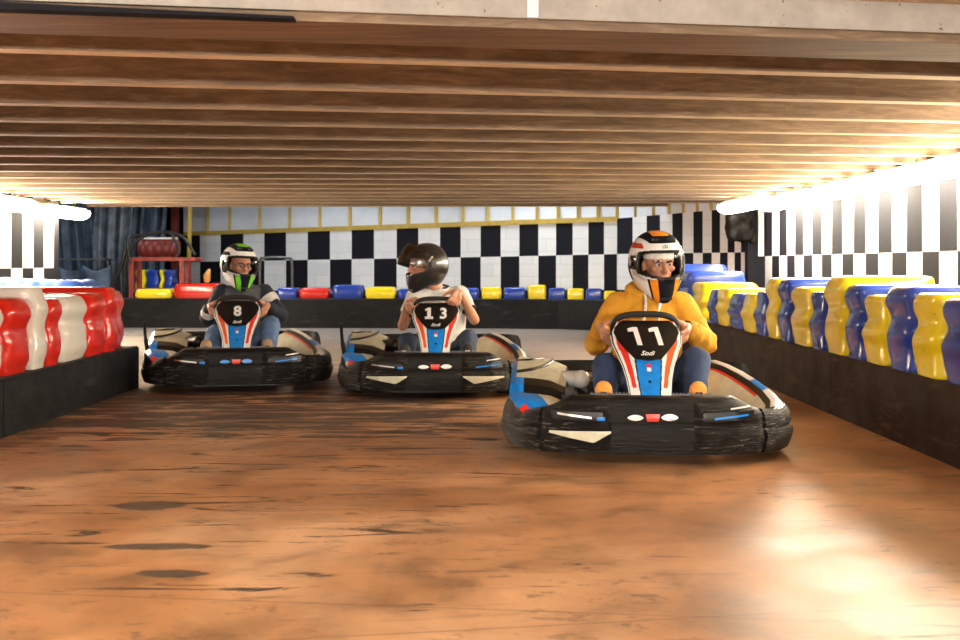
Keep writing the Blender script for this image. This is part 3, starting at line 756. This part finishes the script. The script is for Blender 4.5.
    m = MB(); ps = [(-.125,.694),(.125,.694),(.165,.66),(.172,.632),(.152,.592),(.112,.548),(.068,.506),(0,.498),(-.068,.506),(-.112,.548),(-.152,.592),(-.172,.632),(-.165,.66)]
    c0 = (0,.62); ringsP = []
    for t_ in (0.02,.35,.7,1.0): ringsP.append([tuple(nose_pt(lerp(c0[0],a,t_), lerp(c0[1],b2,t_), .014 if t_ < 1 else .010)) for a, b2 in ps])
    ringsP.append([tuple(nose_pt(a, b2, -.002)) for a, b2 in ps])
    pan = m.rings(ringsP).build('number_panel', 'black', k, ang=30)
    def put(s_, size, cx, cz, mat, off=0, shear=0, nm_='number', xs=1.0):
        tv, tf = text_verts(s_, size, off, shear); q = MB(); q.add([tuple(nose_pt(cx+a*xs, cz+b2, .0175)) for a, b2 in tv], tf); return q.build(nm_, mat, pan, smooth=False, fixn=False)
    if num == 11:
        for cx in (-.058,.052):
            q = MB(); pts = [(-.006,-.045),(.021,-.045),(.021,.045),(-.004,.045),(-.034,.036),(-.034,.020),(-.006,.024)]
            q.add([tuple(nose_pt(cx+a-(.012*b2/.045 if True else 0), .615+b2, .0175)) for a, b2 in pts], [tuple(range(7))]); q.build('number', 'white', pan, smooth=False, fixn=False)
    elif num == 13:
        q = MB(); pts = [(-.014,-.024),(-.014,.024),(-.03,.016),(-.03,.030),(-.008,.042),(.014,.042),(.014,-.024),(.032,-.024),(.032,-.042),(-.032,-.042),(-.032,-.024)]
        q.add([tuple(nose_pt(-.055+a, .615+b2, .0175)) for a, b2 in pts], [(0,6,5,4,1),(1,4,3,2),(7,8,9,10,0,6)]); q.build('number', 'white', pan, smooth=False, fixn=False)
        put('3', .082, .055, .615, 'white', .03, xs=1.15)
    else: put('8', .080, 0, .615, 'white', .035, xs=1.2)
    put('Sodi', .022, 0, .532, 'white', .02, .4, 'maker_script', 1.3)
    q = MB()
    for (a0, a1, z0_, z1_, mi_) in ((-.012,.010,.468,.482,0),(-.010,.012,.448,.466,1)):
        q.add([tuple(nose_pt(a0,z0_,.003)),tuple(nose_pt(a1,z0_,.003)),tuple(nose_pt(a1,z1_,.003)),tuple(nose_pt(a0,z1_,.003))], [(0,1,2,3)], mi_)
    q.build('sticker', ['red','white'], nob, smooth=False, fixn=False)
    MB().cyl(nose_pt(.0,.40,.001), (0,-.75,.66), .008, .006).build('bolt', 'black', nob)
    # steering wheel
    sw = Vector((.0,.60,.645)); nrm = Vector((0,.78,.626)).normalized(); up = Vector((0,-.626,.78)); rt = Vector((1,0,0))
    P = []
    for i in range(48):
        a = 2*math.pi*i/48; x = math.cos(a); y_ = math.sin(a)
        x = math.copysign(abs(x)**.7, x)*.168; y_ = math.copysign(abs(y_)**.62, y_)*.112
        P.append(sw+rt*x+up*y_)
    m = MB(); P += [P[0]]; m.tube(P, .017, 0, 12)
    st = m.build('steering_wheel', 'rubber', k, ang=None)
    m = MB()
    for a in (0, math.pi, -math.pi/2): m.tube([sw-nrm*.02, sw+rt*math.cos(a)*.165+up*math.sin(a)*.11], [.016,.011])
    m.cyl(sw-nrm*.015, nrm, .045, .025); m.build('spokes', 'darksteel', st)
    MB().tube([sw-nrm*.03, Vector((0,.36,.30)), Vector((0,.30,.12))], .014).build('steering_column', 'darksteel', k)
    # pedals
    for s in (-1,1):
        m = MB(); x0 = s*.205; m.box((x0-.10,.135,.338),(x0+.10,.150,.346))
        for j in range(11): m.box((x0-.095+j*.018,.135,.346),(x0-.089+j*.018,.150,.353))
        m.tube([(x0,.14,.345),(x0,.20,.10)], .01); m.build('pedal', 'darksteel', k, smooth=False)
    # seat
    secs = [(.62,.13,.15,.02),(.72,.10,.17,.05),(.88,.085,.185,.08),(1.0,.11,.19,.12),(1.08,.20,.19,.14),(1.13,.32,.185,.13),(1.17,.44,.17,.10),(1.20,.54,.14,.06)]
    rr = []
    for (y_, z_, w, lip) in secs:
        rr.append([(w*math.sin(a)*1.0, y_-lip*.6*abs(math.sin(a))**3, z_+lip*abs(math.sin(a))**2.5*(1 if y_ < 1.05 else .2)) for a in [lerp(-math.pi/2, math.pi/2, q/14) for q in range(15)]])
    so = MB().rings(rr, closed=False).build('seat', 'seat', k, ang=None); md = so.modifiers.new('thick','SOLIDIFY'); md.thickness = .012
    # engine and air filter
    e = MB(); e.box((-.56,1.12,.12),(-.30,1.40,.30), bev=.02)
    for j in range(6): e.box((-.57,1.14+j*.04,.30),(-.31,1.16+j*.04,.34))
    eo = e.build('engine', 'darksteel', k)
    MB().tube([(-.46,1.08,.33),(-.34,.96,.34)], [.045,.05]).ball((-.34,.96,.34), .052).build('air_filter', 'white' if num == 11 else 'black', k)
    MB().tube(arc([(-.5,1.2,.28),(-.6,1.3,.3),(-.55,1.6,.3),(-.1,1.7,.28)], 8), .03).build('exhaust', 'steel', k)
    MB().box((.28,1.1,.10),(.52,1.38,.30), bev=.03).build('fuel_tank', 'seat', k)
    # black cover box seen behind the front wheel
    MB().box((-.45,.62,.17),(-.36,1.0,.30), bev=.02).build('side_cover', 'black', k)
    # wheels
    for (x, y_, w, rad) in ((-.52,.47,.12,.125),(.52,.47,.12,.125),(-.56,1.42,.18,.135),(.56,1.42,.18,.135)):
        rr = []
        for ox, rr_ in ((-.5,.62),(-.5,.86),(-.42,.97),(-.25,1.0),(0,1.0),(.25,1.0),(.42,.97),(.5,.86),(.5,.62)):
            rr.append([(x+ox*w, y_+rad*rr_*math.cos(a), rad+.001+rad*rr_*math.sin(a)) for a in [2*math.pi*q/28 for q in range(28)]])
        wo = MB().rings(rr, cap=False).build('wheel', 'rubber', k, ang=50)
        m = MB(); m.cyl((x,y_,rad), (1,0,0), rad*.62, w*.9, 0, 24); m.cyl((x,y_,rad), (1,0,0), .03, w*1.02, 0, 12); m.build('rim', 'steel', wo)
    if post:
        MB().tube(arc([(-.72,.70,.22),(-.745,.66,.40),(-.75,.62,.53)], 6), [.018]*6+[.013]*7).build('marker_post', 'black', k)
    return k

# ------------------------------------------------------------------ people
def remesh(mb, voxel, smooth=4, fac=.5):
    me = mb.mesh('tmp', []); ob = bpy.data.objects.new('tmp', me); COL.objects.link(ob)
    md = ob.modifiers.new('r', 'REMESH'); md.mode = 'VOXEL'; md.voxel_size = voxel; md.adaptivity = 0
    ms = ob.modifiers.new('s', 'SMOOTH'); ms.factor = fac; ms.iterations = smooth
    dg = bpy.context.evaluated_depsgraph_get(); out = bpy.data.meshes.new_from_object(ob.evaluated_get(dg))
    bpy.data.objects.remove(ob); bpy.data.meshes.remove(me); return out
def wrinkle(me, amp=.006, sc=14, seed=0, ax=(1,1,1)):
    for v in me.vertices:
        p = v.co; q = Vector((p.x*ax[0], p.y*ax[1], p.z*ax[2]))
        n = noise.noise(q*sc+Vector((seed,0,0))); n2 = noise.noise(q*sc*.45+Vector((0,seed,3)))
        v.co = p+v.normal*(amp*(1-abs(n)*2.4)+amp*1.2*n2)
def cloth(mb, name, mat, parent, voxel=.012, smooth=4, amp=.006, seed=0, shift=(0,0,0), sc=14):
    me = remesh(mb, voxel, smooth); wrinkle(me, amp, sc, seed)
    for v in me.vertices: v.co -= shift
    for m in ([mat] if isinstance(mat, str) else mat): me.materials.append(M[m])
    return link(name, me, parent, True, None)

HS = 1.08
def head_matrix(c, yaw, pitch, roll):
    return Matrix.Translation(c) @ Matrix.Scale(HS, 4) @ Matrix.Rotation(yaw, 4, 'Z') @ Matrix.Rotation(roll, 4, 'Y') @ Matrix.Rotation(pitch, 4, 'X')

def hel_pt(az, el, sc=1.0):
    ca, sa, ce, se = math.cos(az), math.sin(az), math.cos(el), math.sin(el)
    a, b2, c2 = .142, .165, .172
    x = a*math.copysign(abs(sa)**.92, sa)*ce**.88; y_ = -b2*math.copysign(abs(ca)**.92, ca)*ce**.88; z = c2*se
    fr = max(0, ca)**1.3; low = sstep(R(-5), R(-48), el)
    y_ -= .028*fr*low; z -= .055*fr*low; x *= 1-.10*fr*low-.05*low
    bk_ = max(0, -ca)*low; y_ -= .012*bk_; 
    return Vector((x*sc, y_*sc, z*sc))
EL0, EL1 = R(-58), R(90)
def port(az, el):
    w = R(66)*(1-.12*abs((el-R(0))/R(25))**2)
    up_ = R(23)-R(4)*abs(az/R(66))**3; lo = R(-18)+R(6)*abs(az/R(66))**1.5
    return abs(az) < w and lo < el < up_
def helmet(parent, mtx, style, visor_up=0):
    NU, NV = 180, 110
    def co(u, v): return (u*2-1)*math.pi, lerp(EL0, EL1, v)
    cols = {'orange':['white','paint_black','orange','helmet_red','black'], 'green':['white','paint_black','green','darksteel','black'], 'black':['carbon','carbon','carbon','carbon','black']}[style]
    def mf(u, v):
        az, el = co(u, v); a = abs(az); ad, ed = math.degrees(a), math.degrees(el)
        if port(az, el): return None
        p = hel_pt(az, el)
        if style == 'black': return 0
        front = a < R(95)
        # trim round the eye port
        if port(az*.94, el*.86): return 4
        if ed > 25:
            if p.z > .148 and abs(p.x) < .047 and p.y < .06: return 2
            if p.z > .112 and abs(p.x) < .092-.9*max(0, .135-p.z) and -.15 < p.y < .09: return 1
            if style == 'orange':
                if abs(p.x) > .10 and .085 < p.z < .11: return 3
            else:
                if abs(p.x) > .108 and p.z < .10: return 1
            if p.y > .10 and p.z > .06: return 1
            return 0
        if ed < -20 and a < R(75):
            x = abs(p.x)
            if style == 'orange':
                if ad < 20: return 1
                if ad < 38: return 2
                if ad < 44 : return 1
                return 0
            else:
                if ad < 18+(ed+20)*.12: return 1
                if ad < 37: return 2
                if ad < 42: return 1
                if ad < 58: return 0
                return 0
        if ad > 66:
            w = math.sin(az*2.2+ed*.09)
            if style == 'orange':
                if 70 < ad < 92 and -8 < ed < 16: return 1
                if ed > 14 and w > .1: return 3
                if ad > 92 and -30 < ed < 0: return 1
                if ad > 92 and 0 < ed < 12: return 2
                return 0
            if ad < 90 and -20 < ed < 14: return 1
            if ad > 95 and ed < -8: return 1
            if ad > 100 and 0 < ed < 14: return 2
            return 0
        return 0
    m = MB(); m.grid(lambda u, v: tuple(mtx @ hel_pt(*co(u, v))), NU, NV, mf)
    me = m.mesh('helmet', cols)
    bm = bmesh.new(); bm.from_mesh(me); bmesh.ops.remove_doubles(bm, verts=bm.verts[:], dist=.0004)
    for f in bm.faces[:]:
        if len(f.verts) < 3: bm.faces.remove(f)
    for f in bm.faces:
        if f.normal.dot(f.calc_center_median()-mtx.translation) < 0: f.normal_flip()
    loose = [v for v in bm.verts if not v.link_faces]; bmesh.ops.delete(bm, geom=loose, context='VERTS')
    bm.to_mesh(me); bm.free()
    o = link('helmet', me, parent, True, None)
    md = o.modifiers.new('thick', 'SOLIDIFY'); md.thickness = .022; md.offset = -1; md.material_offset = 9; md.material_offset_rim = 9
    # visor
    rot = Matrix.Rotation(-visor_up, 4, 'X')
    def vf(u, v):
        az = (u*2-1)*R(80); el = lerp(R(-24), R(25), v); el *= 1-.35*abs(u*2-1)**3
        p = hel_pt(az, el, 1.025); p.y *= 1.34 if visor_up else 1; return tuple(mtx @ (rot @ p))
    vm = MB().grid(vf, 40, 14)
    vo = vm.build('visor', 'visor_smoke' if style == 'black' else 'visor_clear', o, ang=None, fixn=False)
    md = vo.modifiers.new('thick', 'SOLIDIFY'); md.thickness = .003
    for s in (-1,1):
        pm = MB(); pm.cyl((s*.143, -.015, .015), (1,0,0), .022, .014, 0, 18); pm.xf(mtx); pm.build('visor_pivot', 'black', o)
    # vents
    for (az, el, w) in ((0, R(-44), .030), (R(-22), R(48), .018), (R(22), R(48), .018)):
        p = hel_pt(az, el, 1.01); vm = MB(); vm.box((p.x-w, p.y-.008, p.z-.006), (p.x+w, p.y+.012, p.z+.006), bev=.003); vm.xf(mtx); vm.build('vent', 'black', o)
    if style == 'orange':
        tv, tf = text_verts('LS2', .018, .03); q = MB()
        def w_(a, b2):
            az = a/.17; el = R(33)+b2/.16; return tuple(mtx @ hel_pt(az, el, 1.008))
        q.add([w_(a, b2) for a, b2 in tv], tf); q.build('badge', 'paint_black', o, smooth=False, fixn=False)
    return o

def hand_parts(mb, G, T, O, Fv, wrist, sc=1.0, tips=None):
    """hand closed round the wheel rim at G. T along rim towards the thumb side, O outwards, Fv to the far side of the wheel"""
    G, T, O, Fv, wrist = map(Vector, (G, T, O, Fv, wrist))
    k_ = 1.14; O = O*k_; T = T*k_; Fv = Fv*1.06
    base = G+O*.048-Fv*.028
    mb.chain([wrist, base-T*.012, G+O*.046+Fv*.006-T*.022], [.029,.027,.020], 0, 12)
    mb.chain([wrist, base+T*.014, G+O*.046+Fv*.006+T*.026], [.029,.027,.020], 0, 12)
    ln = [.94, 1.0, .96, .80]
    for i in range(4):
        t = T*(.037-.0245*i); L = ln[i]; r = .0104-.0007*(i == 3)
        k0 = G+O*.047+Fv*.006+t*.95; k1 = G+O*(.020)+Fv*(.043*L)+t; k2 = G-O*(.016*L)+Fv*(.038)+t*.99; k3 = G-O*(.032*L)+Fv*.012+t*.97
        mb.chain([k0, k1, k2, k3], [.0135, r+.001, r, r-.001], 0, 10)
    th = [base+T*.012, G+O*.028-Fv*.034+T*.040, G+O*.002-Fv*.030+T*.056, G-O*.018-Fv*.018+T*.060]
    mb.chain(th, [.022,.0155,.0125,.0100], 0, 10)

def person(kart_loc, yaw, pose, wear, label, seed):
    root = empty('person', (0,0,0), yaw)
    base = Vector((0,.90,.09)); Rz = Matrix.Rotation(yaw, 3, 'Z'); root.location = Vector(kart_loc)+Rz @ base
    tag(root, label, 'person')
    P = {k: Vector(v) for k, v in pose.items() if k not in ('head_rot','grip')}
    hr = pose['head_rot']; HM = head_matrix(P['head'], *hr)
    skin = wear.get('skin', 'skin')
    b = MB()
    def tor(rg, mb):
        rings = []
        up = None
        for (c_, rx, ry) in rg:
            rings.append([(c_.x+rx*math.cos(a), c_.y+ry*math.sin(a), c_.z) for a in [2*math.pi*q/20 for q in range(20)]])
        mb.rings(rings)
    pel, nk = P['pelvis'], P['neck']
    def at(t, dy=0): return pel.lerp(nk, t)+Vector((0,dy,0))
    shv = (P['shR']-P['shL'])
    tor([(at(-.08),.12,.09),(at(0),.16,.11),(at(.3,.0),.14,.10),(at(.6,-.01),.16,.115),(at(.82),.155,.10),(at(.93),.10,.075),(at(1.0),.055,.055)], b)
    b.chain([P['shL'], at(.86), P['shR']], [.052,.07,.052])
    b.chain([at(.92), P['head']+Vector((0,.02,-.06))], [.058,.055])
    # head
    h = MB(); h.ball((0,-.005,.02), (.074,.092,.098), 0, 28, 20); h.ball((0,-.030,-.045), (.058,.068,.060), 0, 24, 16); h.ball((0,-.075,-.088), (.026,.020,.020))
    h.chain([(0,-.098,.012),(0,-.116,-.022),(0,-.122,-.034)], [.010,.012,.0135]); h.ball((-.012,-.108,-.036), .0095); h.ball((.012,-.108,-.036), .0095)
    for s in (-1,1):
        h.chain([(s*.012,-.096,.024),(s*.048,-.084,.020)], [.011,.009]); h.ball((s*.045,-.075,-.022), (.021,.018,.017)); h.ball((s*.076,.01,-.012), (.010,.020,.030))
    h.chain([(-.022,-.094,-.062),(0,-.103,-.060),(.022,-.094,-.062)], [.006,.0085,.006]); h.chain([(-.018,-.092,-.070),(0,-.100,-.072),(.018,-.092,-.070)], [.006,.0085,.006])
    h.xf(HM @ Matrix.Translation((0,-.028,pose.get('hz', [0])[0] if isinstance(pose.get('hz'), (list,tuple)) else 0)))
    b.add(h.v, h.f, 0)
    for s in 'LR':
        b.chain([P['sh'+s], P['el'+s], P['wr'+s]], [.052,.042,.027])
        b.chain([P['hip'+s], P['kn'+s], P['an'+s]], [.085,.056,.038])
        b.chain([P['an'+s], P['to'+s]], [.036,.028])
        hand_parts(b, *pose['grip'][s], P['wr'+s])
    me = remesh(b, .0058, 2, .4)
    for v in me.vertices: v.co -= base
    me.materials.append(M[skin]); link('body', me, root, True, None)
    # face details
    FM = HM @ Matrix.Translation((0,-.028,0))
    def put(mb, name, mat, par=root):
        mb.xf(FM); mb.shift(-base); return mb.build(name, mat, par, ang=None)
    for s in (-1,1):
        e = MB(); e.ball((s*.030,-.0875,.001), .0115, 0, 16, 10); eo = put(e, 'eye', 'eyewhite')
        e = MB(); e.ball((s*.030+pose.get('gaze',(0,))[0] if False else s*.030,-.0965,.000), (.0068,.0036,.0068), 0, 12, 8); put(e, 'iris', 'iris', eo)
        e = MB(); e.chain([(s*.011,-.106,.013),(s*.032,-.104,.019),(s*.052,-.089,.014)], [.0042,.0055,.0035]); put(e, 'eyebrow', 'hair')
        e = MB(); e.chain([(s*.017,-.0965,.009),(s*.030,-.1005,.0115),(s*.043,-.093,.008)], [.0035,.0042,.0035]); put(e, 'eyelid', skin)
    l = MB(); l.chain([(-.024,-.1,-.064),(0,-.110,-.067),(.024,-.1,-.064)], [.003,.0045,.003]); put(l, 'lips', 'lips')
    if wear.get('smile'):
        l = MB(); l.chain([(-.020,-.104,-.060),(0,-.113,-.065),(.020,-.104,-.060)], [.003,.004,.003]); put(l, 'teeth', 'teeth')
        # spectacles
        for s in (-1,1):
            g = MB(); g.tube([(s*.030+.021*math.cos(a), -.122, .001+.016*math.sin(a)) for a in [2*math.pi*q/20 for q in range(21)]], .0018, 0, 6)
            g.tube([(s*.051,-.120,.004),(s*.075,-.05,.006)], .0018, 0, 6)
            if s > 0: g.tube([(-.009,-.122,.003),(.009,-.122,.003)], .0018, 0, 6)
            put(g, 'spectacles', 'black')
    if wear.get('headband'):
        g = MB()
        g.grid(lambda u, v: (.080*math.sin((u*2-1)*R(100)), -.005-.0985*math.cos((u*2-1)*R(100)), .027+.062*v), 30, 6); o = put(g, 'headband', 'drawstring'); md = o.modifiers.new('t','SOLIDIFY'); md.thickness = .004
    hm = Matrix.Translation(-base) @ HM
    helmet(root, hm, wear['helmet'], wear.get('visor_up', 0))
    # trousers and shoes
    j = MB()
    tor([(at(-.12),.13,.10),(at(0),.178,.128),(at(.16),.165,.12)], j)
    for s in 'LR':
        an = P['an'+s]; kn = P['kn'+s]
        j.chain([P['hip'+s], P['hip'+s].lerp(kn,.5)+Vector((0,0,-.005)), kn, kn.lerp(an,.5)+Vector((0,.012,0)), kn.lerp(an,.93)], [.098,.088,.072,.062,.052], 0, 16)
    cloth(j, 'trousers', wear['jeans'], root, .011, 4, .005, seed, base)
    for s in 'LR':
        a, t_ = P['an'+s], P['to'+s]; d = (t_-a)
        heel = a+Vector((0,.015,-.055))
        q = MB(); q.chain([a, heel], [.046,.040]); q.chain([heel, heel.lerp(t_,.5), t_], [.042,.047,.046]); q.chain([a, t_], [.046,.044])
        sh = cloth(q, 'shoe', wear['shoe'], root, .008, 3, .001, seed, base)
        ax = (t_-heel).normalized(); side = ax.cross(Vector((1,0,0))).normalized()
        so = side if side.y < 0 else -side
        rr = []
        for i in range(13):
            u = i/12; c_ = heel.lerp(t_, u*1.10-.05)+so*.036; w = .036*math.sin(math.pi*(u*.86+.07))**.5
            rr.append([tuple(c_+Vector((w*math.cos(aa),0,0))+so*(.010*math.sin(aa))) for aa in [2*math.pi*q_/14 for q_ in range(14)]])
        q = MB().rings(rr); q.shift(-base); q.build('sole', wear.get('sole', 'black_canvas'), sh)
    # top garment
    g = MB()
    kind = wear['top']
    ex = {'hoodie':1.0,'tee':.95,'jacket':.9}[kind]
    tor([(at(.02),.160+.024*ex,.118+.022*ex),(at(.18),.155+.035*ex,.115+.035*ex),(at(.4,-.005),.152+.035*ex,.110+.035*ex),(at(.62,-.01),.168+.030*ex,.122+.025*ex),(at(.84),.16+.026*ex,.105+.020*ex),(at(.95),.09+.02*ex,.075+.015*ex),(at(1.02),.062+.012*ex,.060+.012*ex)], g)
    g.chain([P['shL'], at(.84), P['shR']], [.066+.012*ex,.085,.066+.012*ex])
    if kind == 'tee':
        for s in 'LR':
            e = P['sh'+s].lerp(P['el'+s], .62); g.tube([P['sh'+s], e], [.068,.064], 0, 18); g.ball(P['sh'+s], .068)
        top = cloth(g, 't_shirt', 'tee', root, .010, 4, .006, seed, base)
        for s in 'LR':
            e0 = P['sh'+s].lerp(P['el'+s], .60); e1 = P['sh'+s].lerp(P['el'+s], .66); q = MB().tube([e0, e1], [.068,.068], 0, 24); q.shift(-base); q.build('sleeve_band', 'black_canvas', top)
        q = MB(); c0 = at(.99); q.tube([(c0.x+.066*math.cos(a), c0.y+.062*math.sin(a), c0.z+.012+.012*math.sin(a)) for a in [2*math.pi*k/24 for k in range(25)]], .018, 0, 10); q.shift(-base); q.build('collar', 'black_canvas', top)
    else:
        slm = MB() if kind == 'jacket' else g
        for s in 'LR':
            w = P['el'+s].lerp(P['wr'+s], .86)
            slm.chain([P['sh'+s], P['sh'+s].lerp(P['el'+s],.5), P['el'+s], P['el'+s].lerp(w,.55), w], [.074+.008*ex,.066+.006*ex,.060+.006*ex,.054+.004*ex,.044], 0, 16)
        if kind == 'hoodie':
            # hood bunched round the neck, kangaroo pocket
            c0 = at(1.0)
            for k in range(24):
                a = 2*math.pi*k/24; a2 = 2*math.pi*(k+1)/24
                def hp(a): return (c0.x+.098*math.cos(a), c0.y+.02+.088*math.sin(a), c0.z+.012+.022*math.sin(a)-.02*max(0,-math.sin(a)))
                g.cap(hp(a), hp(a2), .034+.010*max(0,math.sin(a)), .034+.010*max(0,math.sin(a2)), 0, 10)
            top = cloth(g, 'hoodie', 'hoodie', root, .0095, 3, .011, seed, base, 12)
            for s in (-1,1):
                q = MB(); q.tube(arc([(c0.x+s*.040+.01,c0.y-.098,c0.z+.000),(c0.x+s*.040+.012,c0.y-.158,c0.z-.045),(c0.x+s*.036,c0.y-.172,c0.z-.11),(c0.x+s*.046,c0.y-.178,c0.z-.17)], 6), .0085, 0, 8); q.shift(-base); q.build('drawstring', 'drawstring', top)
        else:
            top = cloth(g, 'vest', 'grey_knit', root, .010, 4, .006, seed, base)
            sl = cloth(slm, 'sleeves', 'navy', root, .010, 4, .005, seed, base)
            for s in 'LR':
                a0 = P['sh'+s].lerp(P['el'+s], .22); a1 = P['sh'+s].lerp(P['el'+s], .50); q = MB().tube([a0, a0.lerp(a1,.5), a1], [.084,.083,.079], 0, 26)
                if s == 'L': a0 = P['el'+s].lerp(P['wr'+s], .35); a1 = P['el'+s].lerp(P['wr'+s], .66); q = MB().tube([a0, a1], [.066,.060], 0, 26)
                q.shift(-base); q.build('sleeve_stripe', 'sole', sl)
        for s in 'LR':
            w0 = P['el'+s].lerp(P['wr'+s], .84); w1 = P['el'+s].lerp(P['wr'+s], .95); q = MB().tube([w0, w0.lerp(w1,.2), w1], [.044,.047,.037], 0, 22); q.shift(-base)
            q.build('cuff', 'hoodie' if kind == 'hoodie' else 'navy', root)
    if wear.get('watch'):
        w0 = P['wrR']; d = (P['wrR']-P['elR']).normalized(); q = MB().tube([w0-d*.014, w0+d*.012], .0335, 0, 20); q.shift(-base); q.build('watch_strap', 'black_canvas', root)
    return root

SW = Vector((0,.60,.645)); UPV = Vector((0,-.626,.78)); FW = -Vector((0,.78,.626)).normalized()
def grip(a, dz=0):
    """point on the rim at angle a (0 = image right) with frame"""
    x = math.cos(a); y_ = math.sin(a); gx = math.copysign(abs(x)**.7, x)*.168; gy = math.copysign(abs(y_)**.62, y_)*.112
    G = SW+Vector((gx,0,0))+UPV*gy; O = (Vector((1,0,0))*x+UPV*y_).normalized(); T = (Vector((-1,0,0))*y_+UPV*x); T = T if T.dot(UPV) > 0 else -T
    return G, T.normalized(), O, FW
def basepose(**kw):
    gL, gR = grip(R(186)), grip(R(-6))
    p = dict(pelvis=(.02,.92,.20), neck=(.05,.985,.83), head=(.085,.93,1.005), shL=(-.125,.975,.755), shR=(.225,.975,.755),
        elL=(-.255,.90,.545), elR=(.36,.90,.555), hipL=(-.075,.90,.215), hipR=(.105,.90,.215), knL=(-.215,.53,.455), knR=(.27,.53,.485),
        anL=(-.215,.27,.205), anR=(.235,.27,.205), toL=(-.235,.185,.362), toR=(.24,.185,.362), head_rot=(0,0,0))
    p.update(kw)
    p.setdefault('grip', {'L': gL, 'R': gR})
    for s in 'LR':
        G, T, O, Fv = p['grip'][s]
        e = Vector(p['el'+s])
        w = G+O*.058-Fv*.088-T*.010
        if 'wr'+s not in kw: p['wr'+s] = w.lerp(e, .12)
    return p

K1, Y1 = (.85, 5.9, 0), R(-4)
K2, Y2 = (-.33, 8.82, 0), R(1)
K3, Y3 = (-1.89, 9.3, 0), R(10)
make_kart(11, K1, Y1, 'front kart numbered 11 with scuffed black bumper, nearest the camera', (1,0))
make_kart(13, K2, Y2, 'middle kart numbered 13 with two cream wedges on its bumper', (1,1), post=True)
make_kart(8, K3, Y3, 'leftmost kart numbered 8 with dark shiny bumper', (0,0), post=True)
person(K1, Y1, basepose(head_rot=(R(16), R(4), R(-2))), dict(helmet='orange', jeans='jeans', shoe='suede', top='hoodie', headband=True, watch=True),
       'driver in mustard yellow hoodie and orange-white helmet at the wheel of kart 11', 1)
g2 = {'L': grip(R(176)), 'R': grip(R(50))}
person(K2, Y2, basepose(grip=g2, neck=(.02,1.0,.80), head=(-.085,.91,.985), shL=(-.185,.96,.725), shR=(.185,.985,.745), elL=(-.28,.88,.50), elR=(.30,.88,.55), pelvis=(.05,.92,.20), knL=(-.23,.54,.40), knR=(.25,.54,.42), head_rot=(R(-62), R(2), R(0))),
       dict(helmet='black', jeans='jeans_dark', shoe='black_canvas', sole='sole', top='tee', skin='skin2', visor_up=R(30)),
       'driver in white t-shirt and matt black helmet with raised visor, looking left in kart 13', 2)
person(K3, Y3, basepose(neck=(.035,.985,.82), head=(.0,.92,.99), shL=(-.14,.975,.75), shR=(.205,.975,.75), elL=(-.26,.90,.55), elR=(.35,.88,.56), knL=(-.19,.54,.43), knR=(.27,.53,.50), head_rot=(R(22), R(2), R(3))),
       dict(helmet='green', jeans='jeans_light', shoe='tan', top='jacket', smile=True, skin='skin2'),
       'smiling driver in dark jacket with white stripes and green-white helmet in kart 8', 3)

# added front fill lights, unseen, behind the camera and just under beam height
for x, p in ((-2.3, 420), (2.6, 620)):
    ld = bpy.data.lights.new('front_fill_light', 'AREA'); ld.shape = 'RECTANGLE'; ld.size = .9; ld.size_y = .35; ld.energy = p; ld.color = (1, .90, .78)
    lo = bpy.data.objects.new('front_fill_light', ld); COL.objects.link(lo); lo.location = (x, -5.2, 1.60)
    lo.rotation_euler = (Vector((0, 8, .5))-Vector(lo.location)).to_track_quat('-Z', 'Y').to_euler()
# ------------------------------------------------------------------ camera, world, view
cam = bpy.data.cameras.new('camera'); co = bpy.data.objects.new('camera', cam); COL.objects.link(co)
co.location = (0,0,1.0); co.rotation_euler = (R(90),0,0); cam.sensor_width = 36; cam.lens = 36*F/960; cam.shift_y = -(320-HZ)/960
cam.clip_start = .05; cam.dof.use_dof = True; cam.dof.focus_distance = 6.6; cam.dof.aperture_fstop = 5.0
scene.camera = co
w = bpy.data.worlds.new('world'); scene.world = w; w.use_nodes = True
w.node_tree.nodes['Background'].inputs[0].default_value = (.9,.85,.8,1); w.node_tree.nodes['Background'].inputs[1].default_value = .03
vs_ = scene.view_settings; vs_.view_transform = 'Standard'; vs_.look = 'None'; vs_.gamma = 1; vs_.use_curve_mapping = False; vs_.exposure = 0.0
